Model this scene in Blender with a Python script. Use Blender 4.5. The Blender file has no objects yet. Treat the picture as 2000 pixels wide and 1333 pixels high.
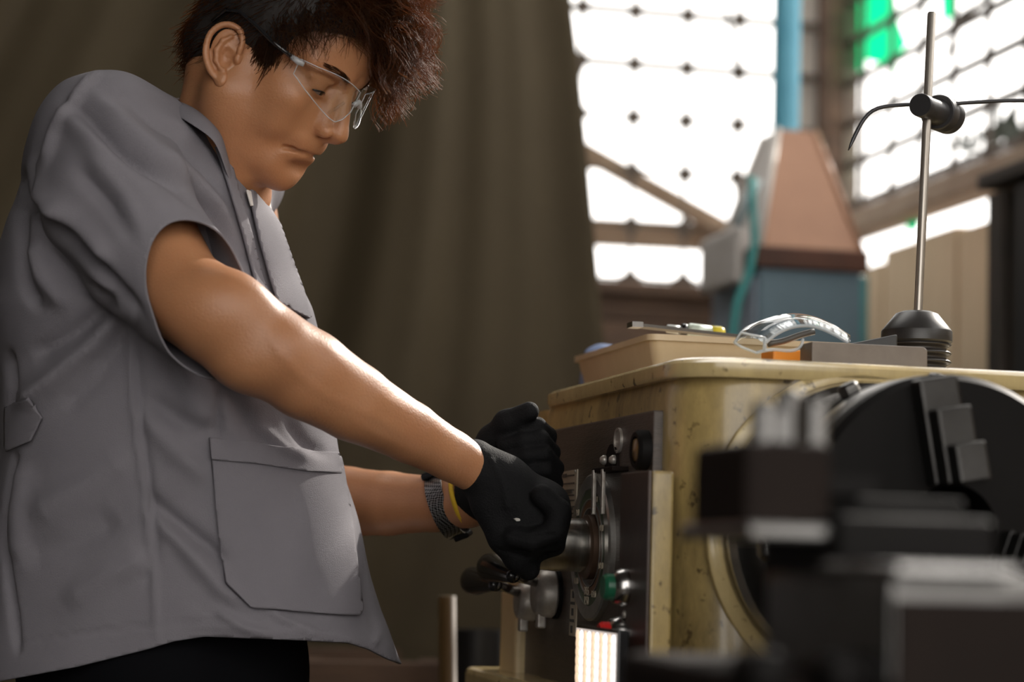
import bpy, bmesh, math, random
import numpy as np
from mathutils import Vector, Matrix
from mathutils.bvhtree import BVHTree
random.seed(7); rng = np.random.default_rng(11)
SC = bpy.context.scene
COL = SC.collection
R = math.radians

# ------------------------------------------------------------------ camera
FPX = 4250.0                                   # focal length in pixels of the 2000 x 1333 frame
CAM = np.array((0.0, 0.0, 0.95))
PITCH, ROLL = R(5.56), R(1.5)
cF = np.array((0, math.cos(PITCH), math.sin(PITCH)))
u0 = np.array((0, -math.sin(PITCH), math.cos(PITCH))); x0 = np.array((1.0, 0, 0))
cR = math.cos(ROLL)*x0 + math.sin(ROLL)*u0
cU = -math.sin(ROLL)*x0 + math.cos(ROLL)*u0
cam_d = bpy.data.cameras.new('camera'); cam = bpy.data.objects.new('camera', cam_d); COL.objects.link(cam)
cam_d.sensor_width = 36; cam_d.lens = 36*FPX/2000; cam_d.clip_start = .05; cam_d.clip_end = 200
m = Matrix.Identity(4)
for i, a in enumerate((cR, cU, -cF)):
    for j in range(3): m[j][i] = a[j]
for j in range(3): m[j][3] = CAM[j]
cam.matrix_world = m
cam_d.dof.use_dof = True; cam_d.dof.focus_distance = 2.36; cam_d.dof.aperture_fstop = 3.0
SC.camera = cam
# ------------------------------------------------------------------ light and exposure
SC.view_settings.view_transform = 'Standard'; SC.view_settings.look = 'None'
SC.view_settings.gamma = 1; SC.view_settings.use_curve_mapping = False
SC.view_settings.exposure = -0.05
world = bpy.data.worlds.new('overcast_sky'); SC.world = world; world.use_nodes = True
bg = world.node_tree.nodes['Background']
bg.inputs[0].default_value = (1.0, .965, .92, 1); bg.inputs[1].default_value = 3.4
sun_d = bpy.data.lights.new('sun', 'SUN'); sun_d.energy = 7.5; sun_d.angle = R(1.5); sun_d.color = (1.0, .93, .84)
sun = bpy.data.objects.new('sun', sun_d); COL.objects.link(sun); sun.location = (3, 6, 5)
sun_to = Vector((.55, .75, .93*math.tan(R(33)))).normalized(); sun.rotation_euler = sun_to.to_track_quat('Z', 'Y').to_euler()

def P(px, py, D):            # view space: x right, y up, depth
    return np.array(((px-1000)/FPX*D, (666.5-py)/FPX*D, D))
def W(v):                    # view space -> world
    v = np.asarray(v, float)
    return CAM + v[..., 0:1]*cR + v[..., 1:2]*cU + v[..., 2:3]*cF
def PW(px, py, D): return W(P(px, py, D))
def ray(px, py): return cF + (px-1000)/FPX*cR - (py-666.5)/FPX*cU

# workshop frame: x to the right into the lathe, y along the lathe away from the camera, z up from the floor
ANG = R(13.2)
ORG = PW(1173, 1068, 2.38)
LM = Matrix.Translation((ORG[0], ORG[1], 0)) @ Matrix.Rotation(ANG, 4, 'Z')
LMI = np.array(LM.inverted()); LMN = np.array(LM)
def toL(w): return (LMI[:3, :3] @ np.asarray(w)) + LMI[:3, 3]
def L2W(p): return LMN[:3, :3] @ np.asarray(p, float) + LMN[:3, 3]
def hit(px, py, ax, val):    # where the sight line of a photo pixel meets a plane of the workshop frame
    o = toL(CAM); r_ = LMI[:3, :3] @ ray(px, py)
    return o + r_*((val-o[ax])/r_[ax])
def hx(px, py, x): return hit(px, py, 0, x)
def hy(px, py, y): return hit(px, py, 1, y)

# ------------------------------------------------------------------ materials
def mat(name, col, rough=.5, metal=0., col2=None, nscale=8., namt=.5, bump=0., bscale=60., spec=.5, sss=0., emit=None, trans=0., coat=0., detail=6., stretch=None, aniso=None):
    m = bpy.data.materials.new(name); m.use_nodes = True
    nt = m.node_tree; b = nt.nodes['Principled BSDF']
    b.inputs['Base Color'].default_value = (*col, 1); b.inputs['Roughness'].default_value = rough
    b.inputs['Metallic'].default_value = metal; b.inputs['Specular IOR Level'].default_value = spec
    if coat: b.inputs['Coat Weight'].default_value = coat; b.inputs['Coat Roughness'].default_value = .15
    if sss:
        b.inputs['Subsurface Weight'].default_value = sss; b.inputs['Subsurface Radius'].default_value = (1, .35, .2); b.inputs['Subsurface Scale'].default_value = .008
    if trans: b.inputs['Transmission Weight'].default_value = trans
    if emit: b.inputs['Emission Color'].default_value = (*emit[0], 1); b.inputs['Emission Strength'].default_value = emit[1]
    tc = nt.nodes.new('ShaderNodeTexCoord'); mp = nt.nodes.new('ShaderNodeMapping'); nt.links.new(tc.outputs['Object'], mp.inputs[0])
    if stretch: mp.inputs['Scale'].default_value = stretch
    if col2 is not None:
        n = nt.nodes.new('ShaderNodeTexNoise'); n.inputs['Scale'].default_value = nscale; n.inputs['Detail'].default_value = detail; n.inputs['Roughness'].default_value = .65
        nt.links.new(mp.outputs[0], n.inputs['Vector'])
        r = nt.nodes.new('ShaderNodeValToRGB'); r.color_ramp.elements[0].position = .5-.5*(1-namt)*.6-.02; r.color_ramp.elements[1].position = .5+.5*(1-namt)*.6+.12
        r.color_ramp.elements[0].color = (*col2, 1); r.color_ramp.elements[1].color = (*col, 1)
        nt.links.new(n.outputs[0], r.inputs[0]); nt.links.new(r.outputs[0], b.inputs['Base Color'])
    if bump:
        n2 = nt.nodes.new('ShaderNodeTexNoise'); n2.inputs['Scale'].default_value = bscale; n2.inputs['Detail'].default_value = 4
        nt.links.new(mp.outputs[0], n2.inputs['Vector'])
        bp = nt.nodes.new('ShaderNodeBump'); bp.inputs['Strength'].default_value = bump; bp.inputs['Distance'].default_value = .002
        nt.links.new(n2.outputs[0], bp.inputs['Height']); nt.links.new(bp.outputs[0], b.inputs['Normal'])
    return m
def clear_mat(name, tint=(.97, .98, .98), gloss=1.0, ior=1.5, rough=.03):
    m = bpy.data.materials.new(name); m.use_nodes = True; nt = m.node_tree
    for n in list(nt.nodes):
        if n.type == 'BSDF_PRINCIPLED': nt.nodes.remove(n)
    out = nt.nodes['Material Output']
    t = nt.nodes.new('ShaderNodeBsdfTransparent'); t.inputs[0].default_value = (*tint, 1)
    g = nt.nodes.new('ShaderNodeBsdfGlossy'); g.inputs['Roughness'].default_value = rough; g.inputs[0].default_value = (gloss, gloss, gloss, 1)
    lw = nt.nodes.new('ShaderNodeLayerWeight'); lw.inputs[0].default_value = .5; p4 = nt.nodes.new('ShaderNodeMath'); p4.operation = 'POWER'; p4.inputs[1].default_value = 4.; nt.links.new(lw.outputs['Facing'], p4.inputs[0])
    fr = nt.nodes.new('ShaderNodeMath'); fr.operation = 'MULTIPLY_ADD'; fr.inputs[1].default_value = .75; fr.inputs[2].default_value = (ior-1)**2/(ior+1)**2; nt.links.new(p4.outputs[0], fr.inputs[0])
    mx = nt.nodes.new('ShaderNodeMixShader')
    nt.links.new(fr.outputs[0], mx.inputs[0]); nt.links.new(t.outputs[0], mx.inputs[1]); nt.links.new(g.outputs[0], mx.inputs[2]); nt.links.new(mx.outputs[0], out.inputs[0])
    return m

# ------------------------------------------------------------------ objects
def tag(o, label=None, cat=None, group=None, kind=None):
    if label: o['label'] = label
    if cat: o['category'] = cat
    if group: o['group'] = group
    if kind: o['kind'] = kind
    return o
def thing(name, label, cat, loc=(0, 0, 0), group=None, kind=None):
    o = bpy.data.objects.new(name, None); o.empty_display_size = .05; COL.objects.link(o); o.location = loc
    return tag(o, label, cat, group, kind)
def raw_mesh(name, v, f, smooth=True, angle=None):
    me = bpy.data.meshes.new(name)
    v = np.asarray(v, float)
    if isinstance(f, np.ndarray):
        k = f.shape[1]; n = len(f)
        me.vertices.add(len(v)); me.vertices.foreach_set('co', v.astype(np.float32).ravel())
        me.loops.add(n*k); me.loops.foreach_set('vertex_index', f.astype(np.int32).ravel())
        me.polygons.add(n); me.polygons.foreach_set('loop_start', np.arange(0, n*k, k, dtype=np.int32))
        me.update(calc_edges=True); me.validate()
    else:
        me.from_pydata(v.tolist(), [], f); me.update()
    if smooth:
        me.polygons.foreach_set('use_smooth', [True]*len(me.polygons))
        if angle is not None: me.set_sharp_from_angle(angle=R(angle))
    return me
def obj(name, v, f, material, parent=None, smooth=True, angle=None, bevel=0., solid=0., sub=0, segs=2, label=None):
    v = np.asarray(v, float)
    lo, hi = v.min(0), v.max(0); c = np.array(((lo[0]+hi[0])/2, (lo[1]+hi[1])/2, lo[2]))
    me = raw_mesh(name, v-c, f, smooth, angle)
    for mm in (material if isinstance(material, (list, tuple)) else [material]): me.materials.append(mm)
    o = bpy.data.objects.new(name, me); COL.objects.link(o); o.location = c
    if parent is not None: adopt(o, parent)
    if solid:
        md = o.modifiers.new('Solidify', 'SOLIDIFY'); md.thickness = abs(solid); md.offset = -1 if solid > 0 else 1
    if bevel:
        md = o.modifiers.new('Bevel', 'BEVEL'); md.width = bevel; md.segments = segs; md.limit_method = 'ANGLE'; md.angle_limit = R(35)
    if sub:
        md = o.modifiers.new('Subdivision', 'SUBSURF'); md.levels = sub; md.render_levels = sub
    if label: o['label'] = label
    return o
def adopt(o, parent):
    o.parent = parent
    mw = Matrix.Identity(4); p = parent
    chain = []
    while p is not None: chain.append(p); p = p.parent
    for q in reversed(chain): mw = mw @ q.matrix_parent_inverse @ q.matrix_basis
    o.matrix_parent_inverse = mw.inverted()
def twin(o, delta, parent=None, rot=None):     # a copy sharing the mesh, moved by delta (world)
    c = o.copy(); COL.objects.link(c)
    c.location = Vector(o.location)+Vector(delta)
    if rot is not None: c.rotation_euler = rot
    if parent is not None: adopt(c, parent)
    return c
def basis(z, x=None):
    z = np.asarray(z, float); z = z/np.linalg.norm(z)
    if x is None: x = np.array((0, 0, 1.)) if abs(z[2]) < .9 else np.array((1., 0, 0))
    x = np.asarray(x, float); x = x-z*(x@z); x = x/np.linalg.norm(x)
    return np.stack((x, np.cross(z, x), z), 1)
class MB:
    """collects shapes for one mesh; T maps local points to world"""
    def __init__(s, T=None): s.v = []; s.f = []; s.T = T
    def add(s, v, f):
        b = len(s.v); s.v += [tuple(q) for q in np.asarray(v, float)]; s.f += [tuple(b+i for i in q) for q in f]; return s
    def box(s, lo, hi, M=None, c=None):
        lo = np.asarray(lo, float); hi = np.asarray(hi, float)
        v = np.array([(lo[0] if i & 1 == 0 else hi[0], lo[1] if i & 2 == 0 else hi[1], lo[2] if i & 4 == 0 else hi[2]) for i in range(8)])
        if M is not None: v = v @ np.asarray(M).T
        if c is not None: v = v+np.asarray(c)
        return s.add(v, [(0, 2, 3, 1), (4, 5, 7, 6), (0, 1, 5, 4), (2, 6, 7, 3), (0, 4, 6, 2), (1, 3, 7, 5)])
    def rev(s, c, axis, prof, n=32, xdir=None, a0=0, a1=2*math.pi, caps=True, sx=1.):
        B = basis(axis, xdir); c = np.asarray(c, float); full = abs(a1-a0) > 6.28
        th = a0+(a1-a0)*np.arange(n if full else n+1)/n; k = len(th)
        ring = np.stack((np.cos(th)*sx, np.sin(th), 0*th), 1)
        v = np.concatenate([(ring*(r, r, 0)+(0, 0, h)) @ B.T+c for r, h in prof])
        f = []
        for i in range(len(prof)-1):
            for j in range(k if full else k-1):
                j2 = (j+1) % k; f.append((i*k+j, i*k+j2, (i+1)*k+j2, (i+1)*k+j))
        if caps and full:
            if prof[0][0] > 1e-6: f.append(tuple(range(k))[::-1])
            if prof[-1][0] > 1e-6: f.append(tuple((len(prof)-1)*k+j for j in range(k)))
        return s.add(v, f)
    def cyl(s, a, b, r, r2=None, n=20):
        a = np.asarray(a, float); b = np.asarray(b, float); l = np.linalg.norm(b-a)
        return s.rev(a, b-a, [(r, 0), (r if r2 is None else r2, l)], n)
    def tube(s, pts, r, n=8, closed=False):
        pts = np.asarray(pts, float); r = np.broadcast_to(np.asarray(r, float), (len(pts),))
        t = np.gradient(pts, axis=0) if not closed else np.roll(pts, -1, 0)-np.roll(pts, 1, 0)
        t /= np.linalg.norm(t, axis=1)[:, None]+1e-12
        x = np.array((0, 0, 1.)) if abs(t[0][2]) < .9 else np.array((1., 0, 0))
        v = []
        th = 2*math.pi*np.arange(n)/n
        for p, q, rr in zip(pts, t, r):
            x = x-q*(x@q); x /= np.linalg.norm(x)+1e-12; y = np.cross(q, x)
            v.append(p+rr*(np.cos(th)[:, None]*x+np.sin(th)[:, None]*y))
        v = np.concatenate(v); f = []; m_ = len(pts)
        for i in range(m_ if closed else m_-1):
            i2 = (i+1) % m_
            for j in range(n): f.append((i*n+j, i*n+(j+1) % n, i2*n+(j+1) % n, i2*n+j))
        if not closed: f += [tuple(range(n))[::-1], tuple((m_-1)*n+j for j in range(n))]
        return s.add(v, f)
    def prism(s, poly, axis_vec, M=None, c=(0, 0, 0)):
        """3D polygon extruded by a vector"""
        p = np.asarray(poly, float); k = len(p); a = np.asarray(axis_vec, float)
        v = np.concatenate((p, p+a)); nrm = np.zeros(3)
        for i in range(k): nrm += np.cross(p[i], p[(i+1) % k])
        fw = nrm @ a > 0
        f = [tuple(range(k))[::-1] if fw else tuple(range(k)), tuple(k+i for i in range(k)) if fw else tuple(k+i for i in range(k))[::-1]]
        for i in range(k):
            j = (i+1) % k; q = (i, j, k+j, k+i); f.append(q if fw else q[::-1])
        return s.add(v, f)
    def loft(s, rings, cap0=True, cap1=True):
        k = len(rings[0]); v = np.concatenate([np.asarray(r, float) for r in rings]); f = []
        for i in range(len(rings)-1):
            for j in range(k): j2 = (j+1) % k; f.append((i*k+j, i*k+j2, (i+1)*k+j2, (i+1)*k+j))
        if cap0: f.append(tuple(range(k))[::-1])
        if cap1: f.append(tuple((len(rings)-1)*k+j for j in range(k)))
        return s.add(v, f)
    def build(s, name, material, parent=None, **kw):
        v = np.array(s.v, float)
        if s.T is not None: v = v @ np.asarray(s.T)[:3, :3].T+np.asarray(s.T)[:3, 3]
        return obj(name, v, s.f, material, parent, **kw)
def LB(): return MB(LMN)
def rrect(x0, x1, y0, y1, r, z, n=6):
    o = []
    for cx, cy, a in ((x1-r, y1-r, 0), (x0+r, y1-r, 90), (x0+r, y0+r, 180), (x1-r, y0+r, 270)):
        for i in range(n+1):
            t = R(a+90*i/n); o.append((cx+r*math.cos(t), cy+r*math.sin(t), z))
    return o
def text(name, body, size, pos, xdir, ydir, material, parent=None, extrude=.0003, align='CENTER'):
    cu = bpy.data.curves.new(name, 'FONT'); cu.body = body; cu.size = size; cu.align_x = align; cu.align_y = 'CENTER'; cu.extrude = extrude
    tmp = bpy.data.objects.new(name, cu); COL.objects.link(tmp)
    dg = bpy.context.evaluated_depsgraph_get(); me = bpy.data.meshes.new_from_object(tmp.evaluated_get(dg)); bpy.data.objects.remove(tmp)
    xd = np.asarray(xdir, float); xd /= np.linalg.norm(xd); yd = np.asarray(ydir, float); yd = yd-xd*(yd@xd); yd /= np.linalg.norm(yd); zd = np.cross(xd, yd)
    v = np.array([q.co for q in me.vertices]) @ np.stack((xd, yd, zd)) + np.asarray(pos)
    return obj(name, v, [tuple(p.vertices) for p in me.polygons], material, parent, smooth=False)

# ------------------------------------------------------------------ signed-distance sculpting
class Field:
    def __init__(s, lo, hi, h):
        s.lo = np.asarray(lo, float); s.h = h; s.n = np.ceil((np.asarray(hi, float)-s.lo)/h).astype(int)+1
        s.a = np.full(s.n, 10., np.float32); s.ax = [(s.lo[i]+h*np.arange(s.n[i])).astype(np.float32) for i in range(3)]
    def op(s, fn, lo, hi, k, mode='u'):
        i0 = np.maximum(np.floor((np.asarray(lo)-s.lo)/s.h).astype(int), 0); i1 = np.minimum(np.ceil((np.asarray(hi)-s.lo)/s.h).astype(int)+1, s.n)
        if np.any(i1 <= i0): return
        sl = tuple(slice(i0[i], i1[i]) for i in range(3))
        X, Y, Z = s.ax[0][sl[0]][:, None, None], s.ax[1][sl[1]][None, :, None], s.ax[2][sl[2]][None, None, :]
        b = fn(X, Y, Z); a = s.a[sl]
        if mode == 'u': r = np.minimum(a, b)
        else: b = -b; r = np.maximum(a, b)
        if k > 0:
            hh = np.maximum(k-np.abs(a-b), 0)/k; hh = hh*hh*k*.25
            r = r-hh if mode == 'u' else r+hh
        s.a[sl] = r
    def cone(s, p0, p1, r0, r1=None, k=.01, mode='u', sq=None):
        p0 = np.asarray(p0, float); p1 = np.asarray(p1, float); r1 = r0 if r1 is None else r1
        d = p1-p0; L2 = float(d@d)+1e-12
        A = np.eye(3)
        if sq is not None:
            n = np.asarray(sq[0], float); n = n/np.linalg.norm(n); A = np.eye(3)+np.outer(n, n)*(1/sq[1]-1)
        d2 = A@d; LL = float(d2@d2)+1e-12
        def fn(X, Y, Z):
            x, y, z = X-p0[0], Y-p0[1], Z-p0[2]
            if sq is not None:
                x, y, z = (A[0, 0]*x+A[0, 1]*y+A[0, 2]*z, A[1, 0]*x+A[1, 1]*y+A[1, 2]*z, A[2, 0]*x+A[2, 1]*y+A[2, 2]*z)
            t = np.clip((x*d2[0]+y*d2[1]+z*d2[2])/LL, 0, 1)
            return np.sqrt((x-t*d2[0])**2+(y-t*d2[1])**2+(z-t*d2[2])**2)-(r0+(r1-r0)*t)
        mg = max(r0, r1)*(max(1, sq[1]) if sq else 1)+k+3*s.h
        s.op(fn, np.minimum(p0, p1)-mg, np.maximum(p0, p1)+mg, k, mode); return s
    def chain(s, pts, rad, k=.01, mode='u', sq=None):
        for i in range(len(pts)-1): s.cone(pts[i], pts[i+1], rad[i], rad[i+1], k, mode, sq)
        return s
    def ell(s, c, r, M=None, k=.01, mode='u'):
        c = np.asarray(c, float); r = np.asarray(r, float); M = np.eye(3) if M is None else np.asarray(M, float)   # columns = axes
        def fn(X, Y, Z):
            x, y, z = X-c[0], Y-c[1], Z-c[2]
            a, b, e = (M[0, i]*x+M[1, i]*y+M[2, i]*z for i in range(3))
            k0 = np.sqrt((a/r[0])**2+(b/r[1])**2+(e/r[2])**2); k1 = np.sqrt((a/r[0]**2)**2+(b/r[1]**2)**2+(e/r[2]**2)**2)
            return k0*(k0-1)/(k1+1e-6)
        mg = r.max()+k+3*s.h
        s.op(fn, c-mg, c+mg, k, mode); return s
    def mesh(s):
        return surface_nets(s.a, s.lo, s.h)
def surface_nets(a, lo, h):
    n = a.shape; ins = a < 0
    c = np.zeros((n[0]-1, n[1]-1, n[2]-1), np.int8)
    for i in (0, 1):
        for j in (0, 1):
            for k in (0, 1): c += ins[i:n[0]-1+i, j:n[1]-1+j, k:n[2]-1+k]
    act = np.argwhere((c > 0) & (c < 8))
    idx = np.full(c.shape, -1, np.int64); idx[act[:, 0], act[:, 1], act[:, 2]] = np.arange(len(act))
    S = np.zeros((len(act), 3)); N = np.zeros(len(act))
    cor = [(i, j, k) for i in (0, 1) for j in (0, 1) for k in (0, 1)]
    val = {q: a[act[:, 0]+q[0], act[:, 1]+q[1], act[:, 2]+q[2]].astype(float) for q in cor}
    for p in cor:
        for ax in range(3):
            if p[ax] == 0:
                q = list(p); q[ax] = 1; q = tuple(q); A, B = val[p], val[q]; mk = (A < 0) != (B < 0)
                t = np.where(mk, A/np.where(mk, A-B, 1), 0); pt = np.tile(np.array(p, float), (len(act), 1)); pt[:, ax] += t
                S += pt*mk[:, None]; N += mk
    v = lo+h*(act+S/N[:, None])
    F = []
    for ax in range(3):
        b, d = [(1, 2), (2, 0), (0, 1)][ax]
        sl0 = [slice(None)]*3; sl1 = [slice(None)]*3; sl0[ax] = slice(0, -1); sl1[ax] = slice(1, None)
        A, B = ins[tuple(sl0)], ins[tuple(sl1)]
        e = np.argwhere(A != B)
        ok = (e[:, b] > 0) & (e[:, d] > 0) & (e[:, b] < n[b]-1) & (e[:, d] < n[d]-1); e = e[ok]
        fl = A[e[:, 0], e[:, 1], e[:, 2]]
        def g(ob, od):
            q = e.copy(); q[:, b] -= ob; q[:, d] -= od; return idx[q[:, 0], q[:, 1], q[:, 2]]
        Q = np.stack((g(1, 1), g(0, 1), g(0, 0), g(1, 0)), 1)
        Q[~fl] = Q[~fl][:, ::-1]; F.append(Q)
    return v, np.concatenate(F)
def vnormals(v, f):
    nf = np.cross(v[f[:, 1]]-v[f[:, 0]], v[f[:, -1]]-v[f[:, 0]]); nv = np.zeros_like(v)
    for i in range(f.shape[1]): np.add.at(nv, f[:, i], nf)
    return nv/(np.linalg.norm(nv, axis=1)[:, None]+1e-12)
def relax(v, f, it=2, w=.5):
    k = f.shape[1]; e = np.concatenate([np.stack((f[:, i], f[:, (i+1) % k]), 1) for i in range(k)])
    for _ in range(it):
        s = np.zeros_like(v); c = np.zeros(len(v)); np.add.at(s, e[:, 0], v[e[:, 1]]); np.add.at(s, e[:, 1], v[e[:, 0]]); np.add.at(c, e[:, 0], 1); np.add.at(c, e[:, 1], 1)
        v = v+w*(s/np.maximum(c, 1)[:, None]-v)
    return v
def clip_mesh(v, f, s):
    """keep the part of the mesh where s < 0 (s per vertex); returns triangles"""
    t = np.concatenate((f[:, [0, 1, 2]], f[:, [0, 2, 3]])) if f.shape[1] == 4 else f
    i = s[t] < 0; c = i.sum(1); out = [t[c == 3]]; vs = [v]; base = len(v)
    def cut(a, b):
        w = s[a]/(s[a]-s[b]); return v[a]+(v[b]-v[a])*w[:, None]
    ed = {}
    def eid(a, b):
        lo_, hi_ = np.minimum(a, b), np.maximum(a, b); key = lo_*np.int64(len(v))+hi_; return key, lo_, hi_
    t1 = t[c == 1]; i1 = i[c == 1]; r = np.argmax(i1, 1); t1 = np.stack([t1[np.arange(len(t1)), (r+k) % 3] for k in range(3)], 1)
    t2 = t[c == 2]; i2 = i[c == 2]; r = np.argmin(i2, 1); t2 = np.stack([t2[np.arange(len(t2)), (r+k) % 3] for k in range(3)], 1)
    K = [eid(t1[:, 0], t1[:, 1]), eid(t1[:, 0], t1[:, 2]), eid(t2[:, 0], t2[:, 1]), eid(t2[:, 0], t2[:, 2])]
    allk = np.concatenate([k[0] for k in K]); uq, first, inv = np.unique(allk, return_index=True, return_inverse=True)
    la = np.concatenate([k[1] for k in K])[first]; ha = np.concatenate([k[2] for k in K])[first]
    newv = cut(la, ha) if len(la) else np.zeros((0, 3))
    sp = np.cumsum([len(k[0]) for k in K]); a, b, c_, d = (np.split(inv.ravel(), sp[:-1])[q]+base for q in range(4))
    out.append(np.stack((t1[:, 0], a, b), 1)); out.append(np.stack((c_, t2[:, 1], t2[:, 2]), 1)); out.append(np.stack((c_, t2[:, 2], d), 1))
    V = np.concatenate((v, newv)); T = np.concatenate(out)
    used = np.unique(T); mp = np.full(len(V), -1); mp[used] = np.arange(len(used))
    return V[used], mp[T]
def pix(v): return 1000+FPX*v[:, 0]/v[:, 2], 666.5-FPX*v[:, 1]/v[:, 2]
def seg_dist(px, py, pl):
    """distance of points to a polyline, and the position along it 0..1"""
    best = np.full(len(px), 1e9); tt = np.zeros(len(px)); n = len(pl)-1
    for i in range(n):
        (ax, ay), (bx, by) = pl[i], pl[i+1]; dx, dy = bx-ax, by-ay
        t = np.clip(((px-ax)*dx+(py-ay)*dy)/(dx*dx+dy*dy+1e-9), 0, 1); d = np.hypot(px-ax-t*dx, py-ay-t*dy)
        mk = d < best; best[mk] = d[mk]; tt[mk] = (i+t[mk])/n
    return best, tt
# ================================================================== the workshop shell
M_concrete = mat('floor concrete', (.10, .085, .07), .85, col2=(.045, .038, .03), nscale=3, bump=.3)
M_wood_dark = mat('weathered timber', (.17, .10, .062), .8, col2=(.09, .055, .038), nscale=6, bump=.4, bscale=40, stretch=(1, 1, 6))
M_wood_pale = mat('bleached timber', (.36, .27, .19), .8, col2=(.22, .15, .10), nscale=7, bump=.3)
M_tarp = mat('olive tarpaulin', (.082, .063, .035), .75, col2=(.066, .050, .028), nscale=2.2, bump=.25, bscale=300, spec=.25)
M_iron = mat('dark window iron', (.05, .042, .035), .7, col2=(.085, .055, .035), nscale=20)
M_board = mat('beige wall board', (.72, .57, .39), .85, col2=(.52, .39, .25), nscale=4, namt=.2, stretch=(3, 3, .7), bump=.2)
M_black = mat('blackened frame', (.018, .016, .014), .7)
M_darkpost = mat('dark brown post', (.06, .045, .035), .75, col2=(.03, .025, .02), nscale=9)
M_roof = mat('roof underside', (.09, .08, .07), .9)
M_wall = mat('dark rendered wall', (.075, .062, .045), .9, col2=(.05, .042, .03), nscale=2)

pB = toL(PW(1240, 300, 5.67)); YB = pB[1]                      # back wall plane y = YB
XR = hy(1645, 300, YB)[0]                                        # right wall plane x = XR
def bz(px, py): return hy(px, py, YB)
def rz_(px, py): return hx(px, py, XR)
def struct(o): o['kind'] = 'structure'; return o

YFW = -3.1
b = LB(); b.box((-7, -9, -.1), (7, 9, 0)); struct(b.build('floor', M_concrete, smooth=False))
SKX0, SKX1, SKY0, SKY1 = -.9, XR-.1, .9, YB-.3                  # unseen roof opening, added to brighten the back of the shop
b = LB(); b.box((-5.2, YFW-.1, 3.9), (XR+.4, SKY0, 4.0)); b.box((-5.2, SKY1, 3.9), (XR+.4, YB+.5, 4.0)); b.box((-5.2, SKY0, 3.9), (SKX0, SKY1, 4.0)); b.box((SKX1, SKY0, 3.9), (XR+.4, SKY1, 4.0)); struct(b.build('ceiling', M_roof, smooth=False))
b = LB(); b.box((-5.2, YFW, 0), (-5.1, YB+.3, 3.9)); struct(b.build('wall_left', M_wall, smooth=False))
b = LB(); b.box((-5.2, YFW-.1, 0), (-1.7, YFW, 3.9)); b.box((1.1, YFW-.1, 0), (XR+.4, YFW, 3.9)); b.box((-1.7, YFW-.1, 3.2), (1.1, YFW, 3.9)); b.box((-1.7, YFW-.1, 0), (1.1, YFW, .55)); struct(b.build('wall_front', M_wall, smooth=False))  # unseen front wall, added to cut the frontal daylight down to one opening
# back wall: below the sill, left of the window, and above
SILL = bz(1290, 556)[2]; XW0 = bz(1060, 300)[0]; TOPW = 3.45
b = LB(); b.box((-5.1, YB, 0), (XW0, YB+.12, 3.9)); b.box((XW0, YB, TOPW), (XR+.1, YB+.12, 3.9)); b.box((XW0, YB+.02, 0), (XR+.1, YB+.12, SILL-.30))
wb = struct(b.build('wall_back', M_wall, smooth=False))
zz = SILL-.30
for i in range(3):                                               # plank courses under the window
    b = LB(); b.box((XW0, YB-.012-.008*(i % 2), zz+.1*i+.003), (XR+.02, YB+.10, zz+.1*(i+1)-.003)); b.build('plank', M_wood_dark, wb, smooth=False, bevel=.004)
b = LB(); b.box((XW0-.02, YB-.05, SILL-.035), (XR+.02, YB+.1, SILL)); b.build('window_sill', M_wood_dark, wb, smooth=False, bevel=.006)

# window in the back wall: iron grille with star knots
w1 = thing('window_1', None, None, L2W((XW0, YB, SILL)), kind='structure')
cell = .1435
kx = bz(1238, 130)[0]; kz = bz(1238, 126)[2]
cols = [kx+cell*i for i in range(-2, 5) if kx+cell*i < XR-.03]
rows = [kz+cell*.985*i for i in range(-4, 8)]
rows = [z for z in rows if SILL+.01 < z < TOPW]
def star(r, t=.006):
    v = []; k = 16
    for i in range(k):
        a = 2*math.pi*i/k; q = abs(math.cos(a))**.5+abs(math.sin(a))**.5; rr = r*1.0/(q**2)
        rr = r/((abs(math.cos(a))**.62+abs(math.sin(a))**.62)**(1/.62))
        v.append((rr*math.cos(a), 0, rr*math.sin(a)))
    v = np.array(v); m_ = MB(LMN); m_.prism(v+np.array((0, -t, 0)), (0, 2*t, 0)); return m_
for z in rows:
    big = z > kz-.02
    b = LB(); b.box((XW0, YB-.003, z-(.0105 if big else .003)), (XR, YB+.003, z+(.0105 if big else .003))); b.build('grille_bar', M_iron, w1, smooth=False)
for x in cols:
    b = LB(); b.box((x-.0022, YB-.003, SILL), (x+.0022, YB+.003, TOPW)); b.build('grille_upright', M_iron, w1, smooth=False)
s0 = None
for z in rows:
    for x in cols:
        p = L2W((x, YB-.006, z))
        if s0 is None:
            s0 = star(.043).build('grille_knot', M_iron, w1, smooth=False); o0 = np.array(s0.location); s0.location = Vector(p)+Vector((0, 0, -.043)); base = np.array(s0.location)
        else:
            c = s0.copy(); COL.objects.link(c); c.parent = w1; c.matrix_parent_inverse = s0.matrix_parent_inverse.copy(); c.location = Vector(p)+Vector((0, 0, -.043))
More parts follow.
